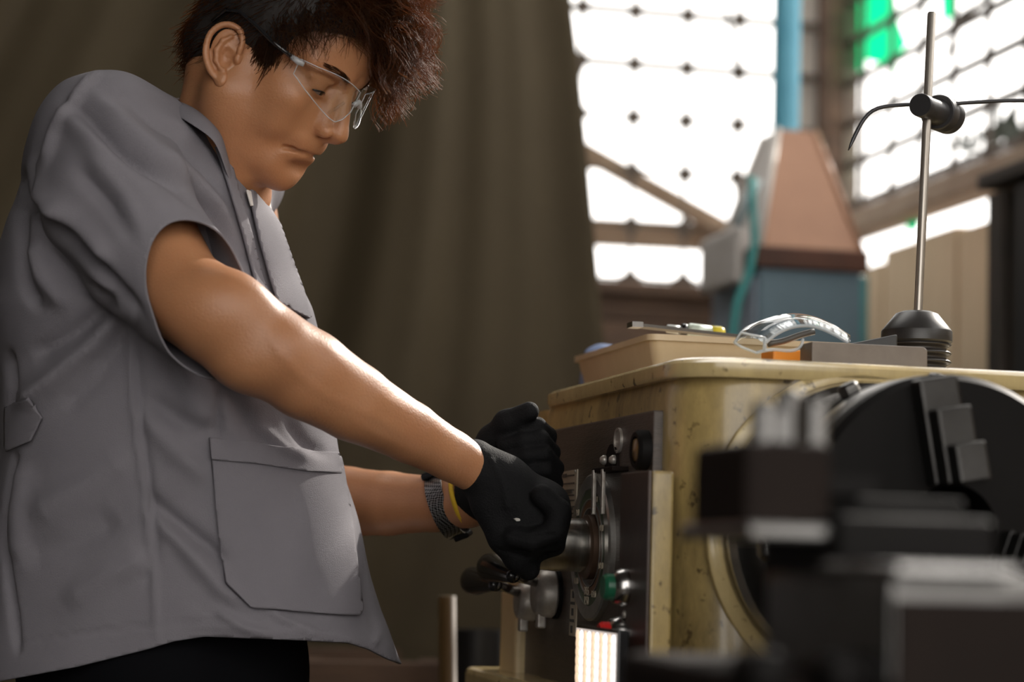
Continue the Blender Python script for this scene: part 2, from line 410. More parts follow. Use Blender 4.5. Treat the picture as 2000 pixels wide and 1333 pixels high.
# timbers outside the window
def beam(a, b_, th, mt, name='beam', dep=.05):
    a = np.array(a); b_ = np.array(b_); d = b_-a; L_ = np.linalg.norm(d); z = d/L_; y = np.array((0, 1., 0)); x = np.cross(y, z); B = np.stack((x, y, z), 1)
    m_ = LB(); m_.box((-th/2, -dep/2, 0), (th/2, dep/2, L_), B, a); return m_.build(name, mt, None, smooth=False, bevel=.004)
yo = YB+.35
fen = thing('timber_fence', 'bleached timber fence with slanting brace outside the left window', 'fence', L2W((hy(1300, 460, yo)[0], yo+.1, 0)))
adopt(beam(hy(1130, 290, yo), hy(1440, 462, yo), .045, M_wood_pale, 'brace'), fen)
adopt(beam(hy(1090, 450, yo+.06), hy(1500, 471, yo+.06), .075, M_wood_pale, 'rail'), fen)
for px_ in (1095, 1490):
    q = hy(px_, 440, yo+.12); b = LB(); b.box((q[0]-.04, yo+.09, 0), (q[0]+.04, yo+.17, q[2]+.15)); b.build('post', M_wood_pale, fen, smooth=False, bevel=.006)
# corner posts
b = LB(); b.box((hy(1608, 100, YB-.02)[0], YB-.05, 0), (hy(1640, 100, YB-.02)[0], YB+.05, 3.9)); struct(b.build('trim_1', M_wood_dark, smooth=False, bevel=.006))
b = LB(); b.box((hy(1642, 100, YB)[0], YB-.03, 0), (hy(1672, 100, YB)[0], YB+.05, 3.9)); struct(b.build('trim_2', mat('grey green post', (.20, .19, .14), .8, col2=(.14, .10, .08)), smooth=False, bevel=.006))
b = LB(); b.box((hy(1566, 100, YB)[0], YB+.02, SILL), (hy(1601, 100, YB)[0], YB+.05, TOPW)); struct(b.build('trim_3', mat('pale grey strip', (.55, .50, .45), .8, col2=(.45, .4, .35)), smooth=False))

# right wall: a rail, a grille above it, boards below
ZR = lambda y: None
rA = rz_(1690, 448); rail_z = (rz_(1700, 436)[2]+rz_(1880, 365)[2])/2
wr = None
y1 = YB+.03; y0 = YFW
b = LB(); b.box((XR, y0, TOPW), (XR+.1, y1, 3.9)); 
b.box((XR+.03, y0, 0), (XR+.1, y1, .9))
wr = struct(b.build('wall_right', M_wall, smooth=False))
b = LB(); b.box((XR-.05, y0, rail_z-.028), (XR+.05, y1, rail_z+.028)); b.build('window_rail', M_wood_pale, wr, smooth=False, bevel=.006)
bt = rz_(1850, 480)[2]
ys = [rz_(1948, 600)[1], rz_(1880, 600)[1], rz_(1800, 600)[1], rz_(1735, 600)[1], rz_(1693, 600)[1]]
tops = [rz_(1915, 440)[2], rz_(1840, 455)[2], rz_(1770, 480)[2], rz_(1715, 520)[2]]
for i in range(4):
    b = LB(); b.box((XR-.012-.006*(i % 2), ys[i]+.002, .25), (XR+.02, ys[i+1]-.002, tops[i])); b.build('wall_board', M_board, wr, smooth=False, bevel=.003)
yy = ys[0]-.01; i = 0
while yy > y0+.05:
    ya_ = max(y0, yy-.42); b = LB(); b.box((XR-.012-.006*(i % 2), ya_+.002, .25), (XR+.02, yy-.002, rail_z-.03)); b.build('wall_board', M_board, wr, smooth=False, bevel=.003); yy = ya_; i += 1
w2 = thing('window_2', None, None, L2W((XR, 2, rail_z)), kind='structure')
yk = rz_(1932, 110)[1]; c2 = rz_(1864, 140)[1]-yk
zk = rz_(1932, 112)[2]; dz2 = rz_(1932, 205)[2]; dz2 = zk-dz2
ywin0 = 1.0
n = int((y1-yk)/c2)+1
for i in range(-8, n):
    y = yk+c2*i
    b = LB(); b.box((XR-.003, y-.011, rail_z), (XR+.003, y+.011, TOPW)); b.build('grille_upright', M_iron, w2, smooth=False)
for i in range(-6, 12):
    z = zk+dz2*i
    if z > rail_z+.02 and z < TOPW:
        b = LB(); b.box((XR-.003, y0, z-.011), (XR+.003, y1, z+.011)); b.build('grille_bar', M_iron, w2, smooth=False)
s1 = None
for i in range(-2, n):
    for j in range(-4, 5):
        z = zk+dz2*j; y = yk+c2*i
        if z < rail_z+.03: continue
        p = Vector(L2W((XR-.004, y, z)))+Vector((0, 0, -.016))
        if s1 is None:
            s1 = star(.016).build('grille_knot', M_iron, w2, smooth=False); s1.rotation_euler = (0, 0, math.pi/2-0); s1.location = p
            # the star was made facing along y: turn it to face along x
        else:
            c = s1.copy(); COL.objects.link(c); c.parent = w2; c.matrix_parent_inverse = s1.matrix_parent_inverse.copy(); c.location = p
# torn green sheeting behind the right grille
def green_mat():
    m = bpy.data.materials.new('green sheeting'); m.use_nodes = True; nt = m.node_tree; out = nt.nodes['Material Output']; nt.nodes.remove(nt.nodes['Principled BSDF'])
    t = nt.nodes.new('ShaderNodeBsdfTranslucent'); t.inputs[0].default_value = (.03, .60, .36, 1); d = nt.nodes.new('ShaderNodeBsdfTransparent'); d.inputs[0].default_value = (.08, .62, .42, 1)
    mx = nt.nodes.new('ShaderNodeMixShader'); mx.inputs[0].default_value = .45; nt.links.new(t.outputs[0], mx.inputs[1]); nt.links.new(d.outputs[0], mx.inputs[2]); nt.links.new(mx.outputs[0], out.inputs[0]); return m
M_green = green_mat()
def sheet(pxpoly, x, lab):
    q = np.array([hx(a, c, x) for a, c in pxpoly]); m_ = LB(); m_.prism(q, (.004, 0, 0)); o = m_.build('green_sheeting', M_green, None, smooth=False); tag(o, lab, 'sheeting', 'torn green sheeting outside the right window'); return o
sheet([(1655, -60), (1695, -60), (1690, 60), (1688, 138), (1662, 140), (1650, 90)], XR+.03, 'narrow strip of green sheeting nearest the corner post')
sheet([(1694, -60), (1740, -60), (1752, 40), (1770, 85), (1752, 110), (1745, 170), (1738, 130), (1690, 118)], XR+.05, 'widest torn green sheet behind the right grille')
sheet([(1835, -60), (1868, -60), (1866, 25), (1840, 45)], XR+.04, 'small green sheet scrap at the top edge right of the steel rod')
sheet([(1770, 420), (1794, 412), (1792, 445), (1772, 458)], XR+.02, 'small green sheet scrap below the slanting window rail')
# dry branch and dark leaves outside the right window
b = LB(); b.tube([hx(1935, -10, XR+.15), hx(1880, 30, XR+.14), hx(1862, 80, XR+.12), hx(1835, 130, XR+.15), hx(1828, 142, XR+.16)], [.008, .012, .008, .004, .002], 6)
tag(b.build('branch', M_iron), 'dark crooked branch hanging outside the right window', 'branch')
M_leaf = mat('dark leaf', (.03, .045, .03), .6)
bush = thing('bush', 'dark leafy bush outside the right window above the rail', 'bush', L2W((XR+.3, rz_(1950, 300)[1], rail_z)))
for k in range(46):
    t = k/45; px_ = 1862+t*150+random.uniform(-12, 12); py_ = 292-24*math.sin(t*3)+random.uniform(-16, 14) if k % 3 else 255-t*30+random.uniform(-20, 20)
    if k % 3 == 0: px_ = 1945+random.uniform(0, 60)
    c = hx(px_, py_, XR+.12+random.uniform(0, .1)); a = random.uniform(0, 3.1); s = random.uniform(.018, .035)
    x = np.array((.3*random.uniform(-1, 1), math.cos(a), math.sin(a))); y = np.array((.6*random.uniform(-1, 1), -math.sin(a), math.cos(a)))*.5
    q = [c-x*s, c-y*s, c+x*s*.5-y*s*.8, c+x*s*1.2, c+x*s*.5+y*s*.8, c+y*s]
    m_ = LB(); m_.prism(np.array(q), (.002, 0, 0)); m_.build('leaf', M_leaf, bush, smooth=False)
b = LB(); b.tube([hx(1990, 330, XR+.15), hx(1930, 296, XR+.15), hx(1868, 290, XR+.15)], [.006, .004, .002], 6); b.build('stem', M_leaf, bush)
b = LB(); b.tube([hx(1985, 330, XR+.15), hx(1975, 260, XR+.15), hx(1950, 235, XR+.15)], [.006, .004, .002], 6); b.build('stem', M_leaf, bush)
# wire that hangs in the left window
b = LB(); b.tube([hy(1405, -20, YB-.02), hy(1421, 20, YB-.02), hy(1427, 70, YB-.02), hy(1433, 115, YB-.02), hy(1444, 150, YB-.02)], [.006, .006, .007, .006, .003], 6)
tag(b.build('wire', M_iron), 'black wire dangling in front of the left window grille', 'wire')
# dark cupboard at the right edge
xc = XR-.25
cy1 = hx(1946, 500, xc)[1]; cz = hx(1975, 330, xc)[2]
cup = thing('steel_cupboard', 'dark steel cupboard with ribbed side at the right edge behind the lathe', 'cupboard', L2W((xc+.1, cy1-.3, 0)))
b = LB(); b.box((xc, cy1-.6, 0), (XR-.03, cy1, cz-.043)); b.build('body', M_darkpost, cup, smooth=False, bevel=.005)
b = LB(); b.box((xc-.03, cy1-.63, cz-.03), (XR-.03, cy1+.03, cz)); b.build('top', M_darkpost, cup, smooth=False, bevel=.005)
for i in range(5):
    b = LB(); b.box((xc-.02, cy1-.06-.12*i, 0), (xc, cy1-.12*i, cz-.043)); b.build('rib', M_black if i % 2 else M_darkpost, cup, smooth=False, bevel=.003)

# tarpaulin curtain hung behind the worker
def curtain():
    edge = [(1121, 0), (1134, 105), (1147, 236), (1158, 367), (1173, 525), (1184, 656), (1196, 800), (1216, 1100), (1230, 1400)]
    yc = 4.35-ORG[1]
    ytop = 3.6; rowsn, colsn = 60, 260
    ep = [hy(a, c, yc) for a, c in edge]
    zs = np.array([p[2] for p in ep])[::-1]; xs = np.array([p[0] for p in ep])[::-1]
    v = []
    x_left = -4.6
    for i in range(rowsn+1):
        z = .01+(ytop-.01)*i/rowsn
        sl = (xs[-1]-xs[-3])/(zs[-1]-zs[-3])
        xr = np.interp(z, zs, xs) if z < zs[-1] else xs[-1]+(z-zs[-1])*sl
        for j in range(colsn+1):
            t = j/colsn; x = x_left+(xr-x_left)*t
            s = t*40-(z-1.2)*(.5+3.6*min(1, max(0, (.985-t)*7)))
            hang = 1-.25*z/ytop
            fold = .055*math.sin(s*1.15+.5*math.sin(s*.31+z*.3)+.18*z)+.028*math.sin(s*2.7+1.3+.35*z)+.012*math.sin(s*6.1+z)
            fold *= hang*(.35+.65*min(1, (1-t)*9))
            v.append((x, yc+fold+.10*math.sin(t*3.1)+.10*t*0, z))
    f = [(i*(colsn+1)+j, i*(colsn+1)+j+1, (i+1)*(colsn+1)+j+1, (i+1)*(colsn+1)+j) for i in range(rowsn) for j in range(colsn)]
    m_ = LB(); m_.add(v, f); o = m_.build('tarpaulin_curtain', M_tarp, solid=.004)
    tag(o, 'olive brown tarpaulin curtain hanging in folds behind the worker', 'curtain')
    m_ = LB(); yc2 = yc
    m_.cyl((-4.65, yc+.3, 3.80), (.6, yc+.3, 3.80), .02, n=12); tag(m_.build('curtain_rail', M_iron), 'iron pipe the olive curtain hangs from', 'rail')
curtain()

# dust hopper with its blue duct, in front of the back window
M_sheet_rust = mat('copper brown sheet metal', (.50, .28, .175), .6, col2=(.36, .19, .12), nscale=5, namt=.2, metal=.0)
M_sheet_grey = mat('pale grey sheet metal', (.72, .68, .65), .55, col2=(.58, .53, .48), nscale=7)
M_band = mat('rusty band', (.115, .04, .02), .7, col2=(.06, .025, .015), nscale=9)
M_bluebox = mat('faded blue paint', (.15, .23, .28), .6, col2=(.11, .165, .20), nscale=5, namt=.3)
M_bluepipe = mat('blue duct paint', (.16, .48, .62), .5, col2=(.10, .36, .50), nscale=6)
M_teal = mat('teal hose', (.05, .30, .29), .5)
yh = YB-1.05
cN = hy(1483, 500, yh); x0h = cN[0]; x1h = hy(1684, 510, yh)[0]; zb1 = hy(1580, 528, yh)[2]; zb0 = hy(1580, 486, yh)[2]
dep = .30
top_z = hy(1550, 262, yh+.14)[2]
hop = thing('dust_hopper', 'blue dust hopper with copper brown hood in front of the windows', 'hopper', L2W(((x0h+x1h)/2, yh+dep/2, 0)))
b = LB(); b.box((x0h, yh, 0), (x1h, yh+dep, zb1)); b.build('body', M_bluebox, hop, smooth=False, bevel=.008)
b = LB(); b.box((x0h-.006, yh+.01, 0), (x0h-.001, yh+dep-.01, zb1-.02)); b.build('side_panel', mat('blue paint lit from left', (.38, .45, .55), .6, col2=(.3, .36, .44)), hop, smooth=False)  # thin skin on the left face: light from the left put into its colour
b = LB(); b.box((x0h-.012, yh-.012, zb1), (x1h+.012, yh+dep+.012, zb0)); b.build('band', M_band, hop, smooth=False, bevel=.004)
tx0 = hy(1520, 262, yh+.1)[0]; tx1 = hy(1592, 262, yh+.1)[0]; ty0, ty1 = yh+.10, yh+.2
A = [np.array(q) for q in ((x0h, yh, zb0), (x1h, yh, zb0), (x1h, yh+dep, zb0), (x0h, yh+dep, zb0))]
T = [np.array(q) for q in ((tx0, ty0, top_z), (tx1, ty0, top_z), (tx1, ty1, top_z), (tx0, ty1, top_z))]
for i, (mt, nm) in enumerate(((M_sheet_rust, 'hood_front'), (M_sheet_rust, 'hood_side'), (M_sheet_grey, 'hood_back'), (M_sheet_grey, 'hood_side'))):
    j = (i+1) % 4; nr = np.cross(A[j]-A[i], T[i]-A[i]); nr /= np.linalg.norm(nr)
    m_ = LB(); m_.prism(np.array([A[i], A[j], T[j], T[i]]), -nr*.006); m_.build(nm, mt, hop, smooth=False)
    m_ = LB(); m_.cyl(A[i], T[i], .007, n=8); m_.build('hood_seam', M_sheet_grey if i in (0, 3) else M_sheet_rust, hop)
cxp = hy(1536, 150, yh+.15)[0]; rp = (hy(1562, 150, yh+.15)[0]-hy(1512, 150, yh+.15)[0])/2
b = LB(); b.rev((cxp, yh+.15, top_z-.02), (0, 0, 1), [(rp, 0), (rp, .5), (rp*1.06, .5), (rp*1.06, .53), (rp, .53), (rp, 1.9)], 24); b.build('duct', M_bluepipe, hop, angle=40)
b = LB(); b.box((x0h-.035, yh+.05, zb1-.03), (x0h-.013, yh+dep, zb0+.05)); b.build('side_flange', M_sheet_grey, hop, smooth=False, bevel=.01)
# strut leaning on the hopper and the teal hose
m_ = LB(); m_.cyl(hy(1440, 440, yh-.04), hy(1478, 352, yh-.04), .012, n=10); m_.build('strut', mat('pale blue strut', (.45, .53, .55), .5), hop)
b = LB(); b.tube([hy(1468, 345, yh-.07), hy(1470, 400, yh-.07), hy(1474, 470, yh-.07), hy(1464, 530, yh-.07), hy(1440, 590, yh-.07), hy(1430, 660, yh-.07), hy(1436, 900, yh-.07)], .0085, 8)
tag(b.build('hose', M_teal), 'thin teal hose hanging down the left side of the dust hopper', 'hose')
b = LB(); b.box((hy(1640, 600, yh+.31)[0], yh+.31, 0), (hy(1697, 600, yh+.31)[0], yh+.4, hy(1670, 538, yh+.31)[2])); 
tag(b.build('teal_panel', mat('teal panel', (.07, .30, .32), .5, col2=(.05, .2, .22)), smooth=False, bevel=.006), 'teal upright panel standing at the right of the dust hopper', 'panel')
# stick and clutter on the floor behind
p0 = hy(873, 1165, .75); p1 = hy(884, 1420, .75)
b = LB(); b.cyl((p1[0]+.02, .75, 0.02), (p0[0], .75, p0[2]), .013, n=10); tag(b.build('wooden_stick', mat('yellow wood', (.11, .065, .018), .6, col2=(.08, .045, .014))), 'yellow wooden stick standing upright behind the lever handles', 'stick')
yb_ = 1.3
bx = thing('scrap_crate', 'low brown crate on the floor behind the worker', 'crate', L2W((hy(790, 1333, yb_)[0], yb_+.2, 0)))
zt = hy(760, 1290, yb_)[2]; xl, xr_ = hy(600, 1300, yb_)[0], hy(862, 1300, yb_)[0]
nb = 6
for i in range(nb):
    b = LB(); b.box((xl, yb_, zt*i/nb+.003), (xr_, yb_+.02, zt*(i+1)/nb-.003)); b.build('slat', M_wood_dark, bx, smooth=False, bevel=.003)
for xx in (xl, xr_-.03):
    for yy in (yb_+.02, yb_+.38):
        b = LB(); b.box((xx, yy, 0), (xx+.03, yy+.03, zt)); b.build('post', M_wood_dark, bx, smooth=False)
b = LB(); b.box((xl, yb_+.38, .003), (xr_, yb_+.41, zt)); b.build('back_panel', M_wood_dark, bx, smooth=False)
b = LB(); xd0, xd1 = hy(912, 1240, 1.1)[0], hy(1010, 1240, 1.1)[0]; zd = hy(960, 1235, 1.1)[2]
b.rev(((xd0+xd1)/2, 1.2, 0), (0, 0, 1), [((xd1-xd0)/2, 0), ((xd1-xd0)/2, zd*.5), ((xd1-xd0)/2*1.04, zd*.52), ((xd1-xd0)/2, zd*.54), ((xd1-xd0)/2, zd), ((xd1-xd0)/2*.9, zd), ((xd1-xd0)/2*.9, zd-.02)], 24)
tag(b.build('oil_drum', mat('black drum', (.012, .012, .013), .45), angle=40), 'black oil drum on the floor behind the lathe levers', 'drum')
# ================================================================== the lathe
def yellow_mat(name, base=(.50, .385, .165), dirt=(.10, .07, .03), amt=.55, rough=.38):
    m = mat(name, base, rough, coat=.5)
    nt = m.node_tree; b = nt.nodes['Principled BSDF']
    tc = nt.nodes.new('ShaderNodeTexCoord')
    n1 = nt.nodes.new('ShaderNodeTexNoise'); n1.inputs['Scale'].default_value = 9; n1.inputs['Detail'].default_value = 8; n1.inputs['Roughness'].default_value = .7
    mp = nt.nodes.new('ShaderNodeMapping'); mp.inputs['Scale'].default_value = (1.3, 1.3, .45); nt.links.new(tc.outputs['Object'], mp.inputs[0]); nt.links.new(mp.outputs[0], n1.inputs['Vector'])
    r1 = nt.nodes.new('ShaderNodeValToRGB'); r1.color_ramp.elements[0].position = .32; r1.color_ramp.elements[1].position = .62
    r1.color_ramp.elements[0].color = (*[amt*d+(1-amt)*c for c, d in zip(base, dirt)], 1); r1.color_ramp.elements[1].color = (*base, 1)
    n2 = nt.nodes.new('ShaderNodeTexNoise'); n2.inputs['Scale'].default_value = 70; n2.inputs['Detail'].default_value = 5; nt.links.new(tc.outputs['Object'], n2.inputs['Vector'])
    r2 = nt.nodes.new('ShaderNodeValToRGB'); r2.color_ramp.elements[0].position = .30; r2.color_ramp.elements[1].position = .38; r2.color_ramp.elements[0].color = (.12, .09, .05, 1); r2.color_ramp.elements[1].color = (1, 1, 1, 1)
    mx = nt.nodes.new('ShaderNodeMix'); mx.data_type = 'RGBA'; mx.blend_type = 'MULTIPLY'; mx.inputs[0].default_value = .8
    nt.links.new(n1.outputs[0], r1.inputs[0]); nt.links.new(n2.outputs[0], r2.inputs[0]); nt.links.new(r1.outputs[0], mx.inputs[6]); nt.links.new(r2.outputs[0], mx.inputs[7]); nt.links.new(mx.outputs[2], b.inputs['Base Color'])
    bp = nt.nodes.new('ShaderNodeBump'); bp.inputs['Strength'].default_value = .18; bp.inputs['Distance'].default_value = .002; n3 = nt.nodes.new('ShaderNodeTexNoise'); n3.inputs['Scale'].default_value = 45; n3.inputs['Detail'].default_value = 3
    nt.links.new(tc.outputs['Object'], n3.inputs['Vector']); nt.links.new(n3.outputs[0], bp.inputs['Height']); nt.links.new(bp.outputs[0], b.inputs['Normal'])
    return m
M_dull = mat('dull foreground steel', (.20, .195, .19), .32, .9, col2=(.12, .115, .11), nscale=20)
M_jaw = mat('dark jaw steel', (.07, .068, .066), .35, .8, col2=(.04, .038, .036), nscale=20)
M_yel = yellow_mat('ochre machine paint', (.44, .32, .122), (.06, .04, .018), .85); M_yel_lid = yellow_mat('ochre lid paint', (.54, .42, .20), (.22, .15, .07), .5, .2)
M_panel = mat('brown black panel', (.092, .068, .053), .42, col2=(.045, .033, .027), nscale=30, namt=.35, stretch=(1, .4, 6), bump=.35, bscale=160, spec=.6)
M_steel = mat('turned steel', (.55, .53, .50), .24, 1.0, col2=(.42, .40, .37), nscale=60, stretch=(8, 1, 1))
M_cast = mat('worn cast aluminium', (.52, .50, .47), .42, .55, col2=(.30, .26, .22), nscale=40, bump=.3, bscale=90)
M_knob = mat('black bakelite', (.012, .012, .013), .16, spec=.6)
M_dialsilver = mat('dial silver', (.45, .44, .42), .35, .8, col2=(.30, .28, .25), nscale=50)
M_dialgreen = mat('dial green', (.075, .10, .055), .45, col2=(.05, .06, .035), nscale=40)
M_dialbrown = mat('dial copper', (.20, .10, .05), .45, .3, col2=(.12, .06, .03), nscale=40)
M_dark = mat('oily black iron', (.008, .007, .007), .55, .0, spec=.09, col2=(.006, .0055, .005), nscale=12)
M_darkbrown = mat('oily brown iron', (.016, .011, .009), .6, .0, spec=.07, col2=(.010, .007, .006), nscale=8)
M_bright = mat('bright worn steel', (.50, .49, .48), .22, 1.0, col2=(.35, .34, .33), nscale=20)
M_plate = mat('aged label plate', (.46, .40, .31), .5, col2=(.34, .28, .2), nscale=30)
M_ink = mat('label ink', (.05, .045, .04), .6)
M_rubber = mat('black rubber', (.016, .015, .015), .45, col2=(.03, .024, .02), nscale=30)

U0 = hx(1286, 900, 0)[1]; U1 = hx(1074, 900, 0)[1]                 # panel from near to far end
ZP = (hx(1283, 805, 0)[2]+hx(1080, 840, 0)[2])/2                    # panel top
UE = U0-.075                                                        # end face of the headstock (chuck side)
ZT = hy(1470, 703, UE+.03)[2]                                       # top of lid
UF = U1+.10
XB = .56                                                            # back of the headstock
lathe = thing('lathe', 'ochre painted metal lathe with brown control panel and dark chuck', 'lathe', L2W((.2, 0, 0)))
def lb(name, mt, **kw): pass
# headstock casting: rounded block with an inset panel seat
rings = []
zb = .50
for z, ins in ((zb, 0), (ZP+.012, 0), (ZP+.030, .004)):
    rings.append(rrect(.004+ins, XB-ins, UE+ins, UF-ins, .07, z, 8))
b = LB(); b.loft(rings); hs = b.build('headstock', M_yel, lathe, angle=40)
# lid: lip, slope, flat top
zl = ZP+.030
lid = [(-.006, zl, .06), (-.008, zl+.004, .062), (-.008, zl+.014, .062), (-.002, zl+.018, .058), (.004, zl+.02, .055), (.028, ZT-.010, .05), (.036, ZT-.002, .05), (.046, ZT, .045)]
b = LB(); b.loft([rrect(.004+i, XB-i, UE+i*1.0, UF-.05-i, r, z, 8) for i, z, r in lid]); lidp = b.build('lid', M_yel_lid, lathe, angle=50)
b = LB(); b.loft([rrect(.010, XB-.02, UF-.05, UF+.03, .03, z, 6) for z in (ZP-.03, ZP+.03)]+[rrect(.03, XB-.04, UF-.045, UF+.01, .02, ZT-.02, 6)]); b.build('end_housing', M_yel, lathe, angle=50)
# front panel plate
b = LB(); b.box((-.006, U0, zb), (.006, U1, ZP)); fp = b.build('front_panel', M_panel, lathe, smooth=False, bevel=.002)
# lower panel reaches further left, edged by an ochre strip
zlow = hx(1010, 1085, 0)[2]; uL = hx(1032, 1250, 0)[1]; uL2 = hx(1003, 1250, 0)[1]
b = LB(); b.box((-.004, U1-.002, .45), (.03, uL, zlow+.01)); b.build('side_panel', M_panel, lathe, smooth=False)
b = LB(); b.box((-.016, uL, .42), (.05, uL2+.01, zlow+.06)); b.build('edge_strip', mat('pale ochre strip', (.58, .47, .28), .4, col2=(.48, .37, .2), nscale=12), lathe, smooth=False, bevel=.006)
zled = hx(1000, 1327, -.05)[2]
b = LB(); b.box((-.05, -.35, zled-.06), (.25, uL2+.06, zled)); b.build('ledge', M_yel_lid, lathe, smooth=False, bevel=.008)
# cabinet and bed below
b = LB(); b.loft([rrect(-.02, XB+.03, UE+.02, UF+.1, .03, z, 4) for z in (0, zled-.06)]); b.build('cabinet', M_yel, lathe, angle=40)
b = LB(); b.box((.07, -1.45, .52), (.43, UE+.03, .62)); b.box((.10, -1.45, .62), (.16, UE+.03, .70)); b.box((.34, -1.45, .62), (.40, UE+.03, .70)); b.build('bed', M_darkbrown, lathe, smooth=False, bevel=.004)
b = LB(); b.box((.10, -1.35, 0), (.40, -1.05, .52)); b.build('tail_cabinet', M_yel, lathe, smooth=False, bevel=.01)
b = LB(); b.box((.10, UE-.0, .50), (.42, UE+.1, .72)); b.build('bed_mount', M_darkbrown, lathe, smooth=False, bevel=.01)

# ---- dial
cD = hx(1174, 1070, 0); uD, zD = cD[1], cD[2]
rD = (hx(1174, 926, 0)[2]-hx(1174, 1214, 0)[2])/2
dial = None
b = LB(); b.rev((-.006, uD, zD), (-1, 0, 0), [(rD*1.0, 0), (rD*1.0, .006), (rD*.97, .008), (rD*.80, .008), (rD*.80, .0)], 64, caps=False); dial = b.build('dial', M_dialsilver, lathe, angle=35)
b = LB(); b.rev((-.006, uD, zD), (-1, 0, 0), [(rD*.80, .0065), (rD*.66, .0065), (rD*.66, .0)], 64, caps=False); b.build('dial_band', M_dialgreen, dial, angle=35)
b = LB(); b.rev((-.006, uD, zD), (-1, 0, 0), [(rD*.66, .008), (rD*.645, .008), (rD*.645, 0)], 64, caps=False); b.build('dial_line', M_dialsilver, dial, angle=35)
b = LB(); b.rev((-.006, uD, zD), (-1, 0, 0), [(rD*.645, .0065), (rD*.54, .0065), (rD*.54, 0)], 64, caps=False); b.build('dial_band', M_dialbrown, dial, angle=35)
b = LB(); b.rev((-.006, uD, zD), (-1, 0, 0), [(rD*.54, .008), (rD*.525, .008), (rD*.525, 0)], 64, caps=False); b.build('dial_line', M_dialsilver, dial, angle=35)
b = LB(); b.rev((-.006, uD, zD), (-1, 0, 0), [(rD*.525, .004), (rD*.44, .004), (rD*.44, .012), (rD*.40, .014), (rD*.01, .014)], 64, caps=False); b.build('dial_hub', mat('hub brown', (.10, .06, .04), .4, .5), dial, angle=35)
xw = np.array(LMN[:3, 1]); zw = np.array((0, 0, 1.))
text('numeral', '355', .013, L2W((-.0155, uD, zD-rD*.60)), -xw, zw, M_plate, dial)
text('numeral', '150', .013, L2W((-.0155, uD, zD-rD*.73)), -xw, zw, M_plate, dial)
for a in range(0, 360, 20):
    if 60 < a < 120 or 240 < a < 300: continue
    c = L2W((-.0155, uD+rD*.73*math.cos(R(a)), zD+rD*.73*math.sin(R(a)))); text('numeral', str(40+a*5), .010, c, -xw, zw, M_plate, dial) if a % 40 == 0 else None
# ---- hub cone gripped by the worker
zh = hx(1185, 1066, -.02)[2]; uh = uD
rb = (hx(1185, 1012, -.02)[2]-hx(1185, 1121, -.02)[2])/2
hub = None
b = LB(); b.rev((-.018, uh, zh), (-1, 0, 0), [(rb*.8, -.004), (rb*.98, 0), (rb, .004), (rb, .035), (rb*.97, .045), (rb*.88, .066), (rb*.80, .078), (rb*.75, .081), (rb*.1, .081)], 56); hub = b.build('hub_cone', M_steel, lathe, angle=35)
# lever rod held in the right hand
LEV0 = np.array((-.085, uh, zh-.005))
# fork bracket above the dial
q0 = hx(1166, 960, -.012); 
uA = hx(1164, 890, -.02)[1]; uB = hx(1202, 884, -.02)[1]; zA = hx(1183, 917, -.02)[2]; zBt = hx(1185, 1005, -.02)[2]
br = None
zr1 = hx(1192, 885, -.01)[2]
b = LB(); b.box((-.024, uB-.002, zA-.003), (-.004, uA+.002, zA+.002)); br = b.build('fork_bracket', M_darkbrown, lathe, smooth=False, bevel=.001)
for uu in (uA-.006, (uA+uB)/2-.004):
    b = LB(); b.box((-.025, uu-.003, zBt), (-.021, uu+.004, zA)); b.build('fork_prong', M_cast, br, smooth=False, bevel=.001)
b = LB(); uc = hx(1195, 895, -.008)[1]
pl = [(-.009, uc+.024*math.cos(a), zA+.002+.026*max(0, math.sin(a))) for a in np.linspace(0, math.pi, 13)]
b.prism(pl, (.004, 0, 0)); b.build('bracket_plate', M_darkbrown, br, smooth=False)
for px_ in (1181, 1199):
    c = hx(px_, 899, -.010); b = LB(); b.rev(c, (-1, 0, 0), [(.0052, -.003), (.0052, .002), (.003, .005), (.0005, .0055)], 14); b.build('rivet', M_cast, br)
# round plug and oval sight glass on the panel
c = hx(1210, 861, -.006); b = LB(); b.rev(c, (-1, 0, 0), [(.0135, 0), (.0135, .003), (.011, .003), (.011, .001), (.0008, .001)], 28); b.build('plug', M_cast, lathe, angle=35)
c = hx(1263, 880, -.006); b = LB(); b.rev(c, (-1, 0, 0), [(.0205, 0), (.0205, .010), (.018, .013), (.014, .013), (.014, .009), (.0008, .0085)], 28); sg = b.build('sight_glass', M_dark, lathe, angle=35)
b = LB(); b.rev(c+np.array((-.009, 0, 0)), (-1, 0, 0), [(.0138, 0), (.011, .004), (.001, .0055)], 24); b.build('glass', mat('oily amber glass', (.13, .075, .03), .12), sg)
c = hx(1254, 910, -.008); b = LB(); b.rev(c, (-1, 0, 0), [(.004, -.003), (.004, .003), (.001, .004)], 12); b.build('screw', M_cast, sg)
